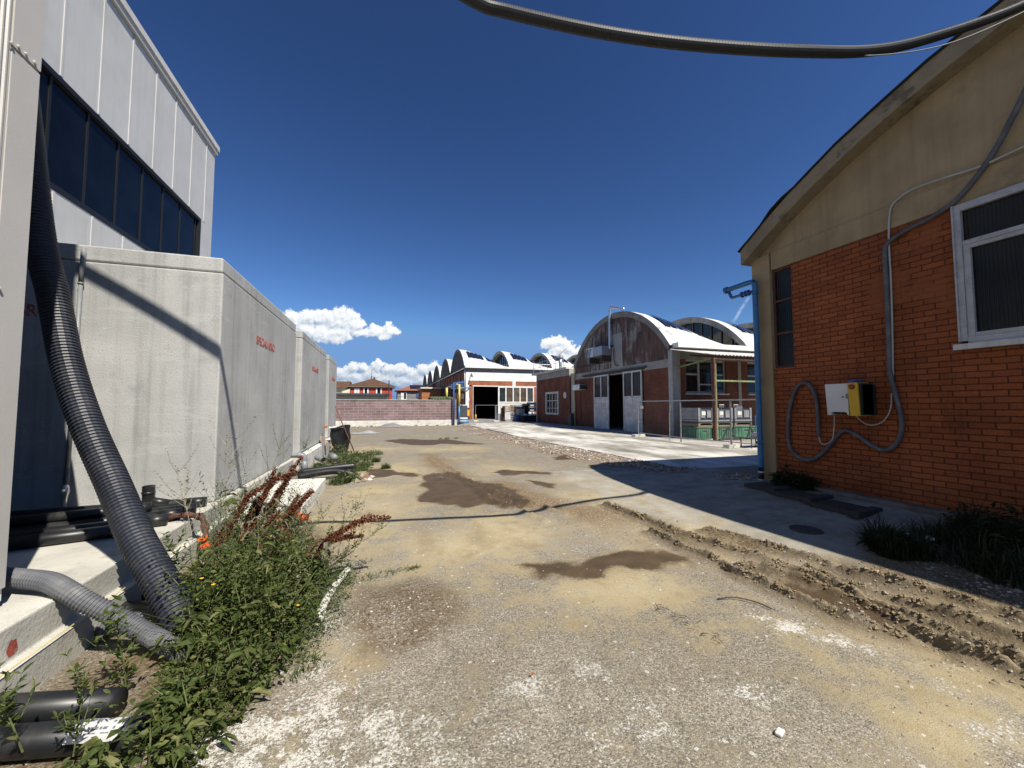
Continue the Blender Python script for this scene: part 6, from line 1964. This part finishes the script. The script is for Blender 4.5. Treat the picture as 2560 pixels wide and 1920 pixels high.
def wispy(base, lean, h, label, seed, n_br=9, mat=M_WEED2, leaf=.018, density=12):
    """thin branching weed with small sparse leaves"""
    rng = np.random.default_rng(seed)
    base = np.array(base, float)
    top = base + np.array([lean[0], lean[1], h])
    t = thing('wispy_weed', label, 'weed', tuple(base), 'thin branching weeds')
    st, lf = MB(), MB()
    main = spline([base, base * .6 + top * .4 + np.array([0, 0, h * .08]), top], .03)
    st.tube(main, np.linspace(.0035, .0012, len(main)), 5)
    Cc, Dd, Ss = [], [], []

    def dress(path, k_):
        for j in range(k_):
            i = rng.integers(1, len(path))
            a = rng.uniform(0, 6.28)
            Cc.append(path[i])
            Dd.append((math.cos(a), math.sin(a), rng.uniform(.1, 1.2)))
            Ss.append(leaf * rng.uniform(.6, 1.7))
    dress(main, density * 2)
    for b in range(int(n_br * 1.6)):
        i = int(len(main) * rng.uniform(.2, .95))
        a = rng.uniform(0, 6.28)
        L = h * rng.uniform(.22, .5) * (1.1 - .5 * i / len(main))
        d = np.array([math.cos(a) * .75 + lean[0] * 1.2, math.sin(a) * .75 + lean[1], rng.uniform(.5, 1.1)])
        d /= np.linalg.norm(d)
        br = spline([main[i], main[i] + d * L * .5 + np.array([0, 0, -.01]), main[i] + d * L + np.array([0, 0, .03])], .03)
        st.tube(br, np.linspace(.0022, .0008, len(br)), 4)
        dress(br, density)
    leaves(lf, Cc, Dd, Ss, .28, .1, rng)
    st.build('stem', M_STEM if mat is not M_DRY else M_STRAW, t)
    lf.build('leaves', mat, t)


for i, (b, ln, h, lab, kw) in enumerate([
    ((-.62, 4.05, 0), (.42, .10, .0), .62, 'wispy weed with the tallest right hand sprays over the cable shadow', dict(n_br=16)),
    ((-.55, 3.95, 0), (.62, .0, 0), .46, 'wispy weed leaning farthest out over the yard', dict(n_br=14)),
    ((-.60, 3.75, 0), (.36, -.05, 0), .30, 'wispy weed low at the yard edge under the long red spike', dict(n_br=14)),
    ((-.85, 4.6, 0), (.30, .2, 0), .48, 'wispy weed behind the orange plastic, right of the red docks', dict(n_br=12)),
    ((-1.10, 5.1, 0), (.1, .1, 0), .62, 'wispy weed standing before the white slab', dict(n_br=12)),
    ((-1.45, 5.3, 0), (.28, .2, 0), 1.16, 'tall wispy weed with the highest tips against the grey tank side', dict(n_br=20, density=12)),
    ((-1.55, 5.2, 0), (.05, .1, 0), .95, 'wispy weed against the tank just right of its corner', dict(n_br=14)),
    ((-1.60, 4.9, 0), (-.05, .1, 0), .72, 'wispy weed right in front of the tank corner', dict(n_br=12)),
    ((-1.68, 4.6, 0), (-.25, .1, 0), .95, 'straw coloured wild oat leaning left over the plinth', dict(n_br=10, mat=M_DRY, leaf=.022)),
    ((-1.62, 5.0, 0), (.02, .1, 0), 1.25, 'straw coloured wild oat with drooping heads before the tank edge', dict(n_br=12, mat=M_DRY, leaf=.024)),
    ((-1.50, 3.75, 0), (-.03, 0, 0), .50, 'upright leafy weed growing in front of the thick ribbed hose', dict(n_br=8, mat=M_WEED, leaf=.04)),
    ((-1.30, 2.75, 0), (-.02, -.1, 0), .42, 'upright leafy weed by the end of the lighter grey hose', dict(n_br=8, mat=M_WEED, leaf=.04)),
    ((-1.42, 2.28, .1), (-.12, -.02, 0), .34, 'weed rising in front of the black pipes at the lower left', dict(n_br=7, mat=M_WEED, leaf=.035)),
    ((-1.55, 2.15, .1), (-.25, -.05, 0), .30, 'weed stretching left over the lowest black pipe', dict(n_br=7, mat=M_WEED, leaf=.035)),
    ((-1.22, 2.22, .08), (.02, .02, 0), .32, 'weed growing across the white printed label', dict(n_br=7, mat=M_WEED, leaf=.03)),
    ((-1.72, 9.9, .2), (.0, .1, 0), .55, 'wispy weed behind the grey elbow pipe', dict(n_br=12, leaf=.03)),
]):
    wispy(b, ln, h, lab, 50 + i, **kw)

# broad leaved plant with big oval leaves by the plinth corner
bl = thing('broadleaf_plant', 'broad leaved green plant at the plinth corner behind the red docks', 'plant', (-1.5, 5.0, 0))
lf = MB()
rng_ = np.random.default_rng(91)
C_, D_, S_ = [], [], []
for i in range(34):
    a, z = rng_.uniform(0, 6.28), rng_.uniform(.1, .62)
    C_.append((-1.45 + .04 * math.cos(a), 5.02 + .04 * math.sin(a), z))
    D_.append((math.cos(a), math.sin(a), rng_.uniform(.1, .8)))
    S_.append(rng_.uniform(.11, .2))
leaves(lf, C_, D_, S_, .34, .35, rng_)
lf.build('leaves', M_WEED, bl)
MB().tube([(-1.45, 5.02, 0), (-1.44, 5.02, .35), (-1.42, 5.03, .66)], [.008, .006, .003], 6).build('stem', M_STEM, bl)
um = thing('umbel_plant', 'pale green flat topped flower head in the weeds beside the hose', 'plant', (-1.2, 3.9, 0))
u = MB()
for i in range(260):
    a, q = rng_.uniform(0, 6.28), .085 * math.sqrt(rng_.random())
    c = Vector((-1.20 + q * math.cos(a), 3.85 + q * math.sin(a), .40 + .02 * rng_.random() - q * q * 3))
    u.obox(c, (.0055, 0, .001), (0, .0055, .001), (0, 0, .004))
u.build('flower_head', M_WEED2, um)
MB().tube([(-1.20, 3.9, 0), (-1.2, 3.85, .39)], .004, 5).build('stem', M_STEM, um)


# ------------------------------------------------------------------ stones, crumbs and litter
M_STONE = None


def stone_mat():
    m, nt, bs, P, geo = new_mat('stones')
    c = nt.ramp(geo.outputs['Random Per Island'], [(0, (.10, .085, .065)), (.35, (.22, .175, .12)), (.6, (.34, .285, .20)), (.8, (.30, .29, .28)), (.92, (.24, .105, .07)), (.965, (.42, .39, .33)), (1, (.62, .60, .55))])
    nt.put(bs.inputs['Base Color'], c)
    bs.inputs['Roughness'].default_value = .9
    return m


def stones(name, spots, count, smin, smax, label, seed, mat, flat=.6):
    rng = np.random.default_rng(seed)
    base = np.array([(1, 0, 0), (-1, 0, 0), (0, 1, 0), (0, -1, 0), (0, 0, 1), (0, 0, -1)], float)
    fc = [(0, 2, 4), (2, 1, 4), (1, 3, 4), (3, 0, 4), (2, 0, 5), (1, 2, 5), (3, 1, 5), (0, 3, 5)]
    P = []
    w = np.array([s[3] for s in spots], float)
    idx = rng.choice(len(spots), count, p=w / w.sum())
    a, q = rng.uniform(0, 2 * math.pi, count), np.sqrt(rng.random(count))
    X = np.array([spots[i][0] for i in idx]) + np.array([spots[i][2] for i in idx]) * q * np.cos(a) * np.array([spots[i][4] if len(spots[i]) > 4 else 1 for i in idx])
    Y = np.array([spots[i][1] for i in idx]) + np.array([spots[i][2] for i in idx]) * q * np.sin(a)
    Z = ground_height(X, Y)
    S = smin * (smax / smin) ** (rng.random(count) ** 2.2)
    V = base[None] * S[:, None, None] * (.6 + .8 * rng.random((count, 6, 1)))
    V[:, :, 2] *= flat
    th = rng.uniform(0, 6.28, count)
    c_, s_ = np.cos(th)[:, None], np.sin(th)[:, None]
    x, y = V[:, :, 0] * c_ - V[:, :, 1] * s_, V[:, :, 0] * s_ + V[:, :, 1] * c_
    V = np.stack([x + X[:, None], y + Y[:, None], V[:, :, 2] + (Z + S * flat * .25)[:, None]], -1)
    mb = MB()
    mb.v = [tuple(v) for v in V.reshape(-1, 3)]
    mb.f = [tuple(i * 6 + k_ for k_ in f) for i in range(count) for f in fc]
    tag(mb.build(name, mat), label, name.replace('_', ' '), kind='stuff')


M_STONE = stone_mat()
stones('gravel', [(3.5, 2.6, .9, 3), (3.8, 1.7, .7, 3), (3.0, 4.6, .8, 3), (2.4, 6.4, .8, 2), (4.6, 2.1, .7, 3), (4.9, 1.4, .7, 2), (1.5, 9, .6, 1.2), (2.2, 8, .6, 1)], 4200, .003, .016, 'small stones and mud crumbs along the tyre ruts', 21, M_STONE)
stones('gravel', [(0, 2.4, 1.2, 4), (1.5, 2.0, 1.5, 4), (.5, 3.2, 1.2, 2), (3, 1.5, 1.0, 2), (-.3, 3.0, .5, 3), (.3, 3.1, .35, 2), (.5, 4.5, 1.5, 1.2), (-.4, 2.4, .3, 2)], 5200, .0025, .011, 'fine loose grit on the worn asphalt in front', 22, M_STONE, .5)
stones('rubble', [(6.2, 9.0, .75, 3), (5.9, 10.5, .8, 3), (5.7, 12, .8, 3.4), (5.7, 13.5, .8, 3.4), (5.6, 15.5, .9, 3.4), (5.5, 18, .95, 3), (5.5, 21, 1.1, 3), (5.5, 25, 1.1, 3), (6.5, 7.9, .7, 2), (5.7, 29.8, .9, 2), (6.75, 6.3, .35, 1.2)], 8500, .012, .06, 'strip of broken rubble along the pavement edge', 23, M_STONE)
stones('rubble', [(-2.6, 30.3, .9, 3, 1.6), (-.5, 30.6, .6, 1, 2), (5.9, 30.4, .6, 1.5), (9.5, 33.2, .5, .6), (1.0, 30.8, .3, .6, 3), (7.07, 31.0, .5, .4), (-.9, 13.5, .5, 1), (-.6, 9.0, .4, .8)], 900, .02, .12, 'heaps of rubble at the foot of the far block wall', 24, M_STONE)
stones('stones', [(5.3, 2.2, .5, 2), (5.2, 1.7, .6, 2), (5.6, 2.8, .4, 1), (5.5, 1.2, .6, 2), (4.95, 2.2, .35, 1.5), (6.2, 2.7, .5, 1)], 420, .010, .040, 'pale flat stones on the soil before the shaded weeds', 25, M_STONE, .4)
# heap of grey gravel before the wall
ridge_spots = []
for pl_, ht_, wd_ in RIDGES[:6]:
    for (ax_, ay_), (bx_, by_) in zip(pl_[:-1], pl_[1:]):
        for q_ in range(max(1, int(math.hypot(bx_ - ax_, by_ - ay_) / .06))):
            u_ = random.random()
            ridge_spots.append((ax_ + (bx_ - ax_) * u_, ay_ + (by_ - ay_) * u_, .042, 1))
M_CLOD = pbr('mud_clods', (.23, .175, .105), .95, var=.35, scale=9)
stones('mud_clods', ridge_spots, 4600, .004, .019, 'clods of dried mud heaped along the tyre ridges', 26, M_CLOD, .8)
hp = MB().grid(lambda u, v_: (-.5 + 2.0 * u, 29.2 + 1.5 * v_, .02 + .26 * math.sin(math.pi * u) ** 1.5 * math.sin(math.pi * v_) * (.75 + .4 * vnoise(np.array([u * 9.0]), np.array([v_ * 7.0]), 4)[0])), 30, 16)
tag(hp.build('gravel_heap', pbr('grey_gravel', (.20, .19, .175), .95, var=.3, scale=12, bump=.8, bscale=30)), 'low heap of grey gravel before the block wall', 'gravel heap')
# twigs, leaf and chips on the asphalt
tw = MB()
for (x, y, s) in ((2.02, 2.52, .10), (2.10, 2.42, .09), (2.06, 2.28, .08), (2.13, 2.14, .07), (2.0, 2.60, .06)):
    for j in range(5):
        a = random.uniform(0, 6.28)
        p0 = Vector((x + random.uniform(-s, s) * .6, y + random.uniform(-s, s), .012))
        p1 = p0 + Vector((math.cos(a) * s * .6, math.sin(a) * s * .6, random.uniform(0, .006)))
        tw.tube([p0, (p0 + p1) / 2 + Vector((0, 0, .004)), p1], .0022, 4)
tag(tw.build('twig_litter', M_BROWN), 'scatter of dry brown twigs on the asphalt', 'twigs', kind='stuff')
single(MB().tube(spline([(2.55, 2.58, .012), (2.68, 2.55, .02), (2.78, 2.45, .018), (2.82, 2.33, .012)], .03), .005, 5), 'wire_scrap', M_IRON, 'curved black scrap of wire beside the ruts', 'wire')
lf = MB()
leaves(lf, [(.82, 2.19, .015), (.83, 2.19, .015)], [(.3, .2, .3), (-.2, .3, .4)], [.026, .022], .7, .2)
tag(lf.build('fallen_leaf', M_LEAFO), 'single orange brown fallen leaf on the asphalt in front', 'leaf')
st_ = MB()
st_.obox((1.80, 1.47, .010), (.024, .010, 0), (-.006, .014, 0), (0, 0, .008))
tag(st_.build('white_stone', M_WHITEC, bevel=.006), 'flat white stone lying on the asphalt in the foreground', 'stone')
pc = MB().obox((5.62, 2.98, .09), (.09, .02, 0), (-.01, .03, 0), (0, 0, .012)).obox((5.75, 2.82, .09), (.06, .03, 0), (-.02, .03, 0), (0, 0, .01)).obox((5.5, 2.85, .08), (.06, -.02, 0), (.01, .03, 0), (0, 0, .01))
tag(pc.build('broken_boards', M_PAPER), 'few pale broken board scraps in the shaded weeds', 'board')
single(MB().obox((5.15, 1.70, .03), (.05, .02, 0), (-.015, .035, 0), (0, 0, .02)), 'brick_chip', M_BRICKS, 'reddish brick chip among the pale stones', 'brick', smooth=False)
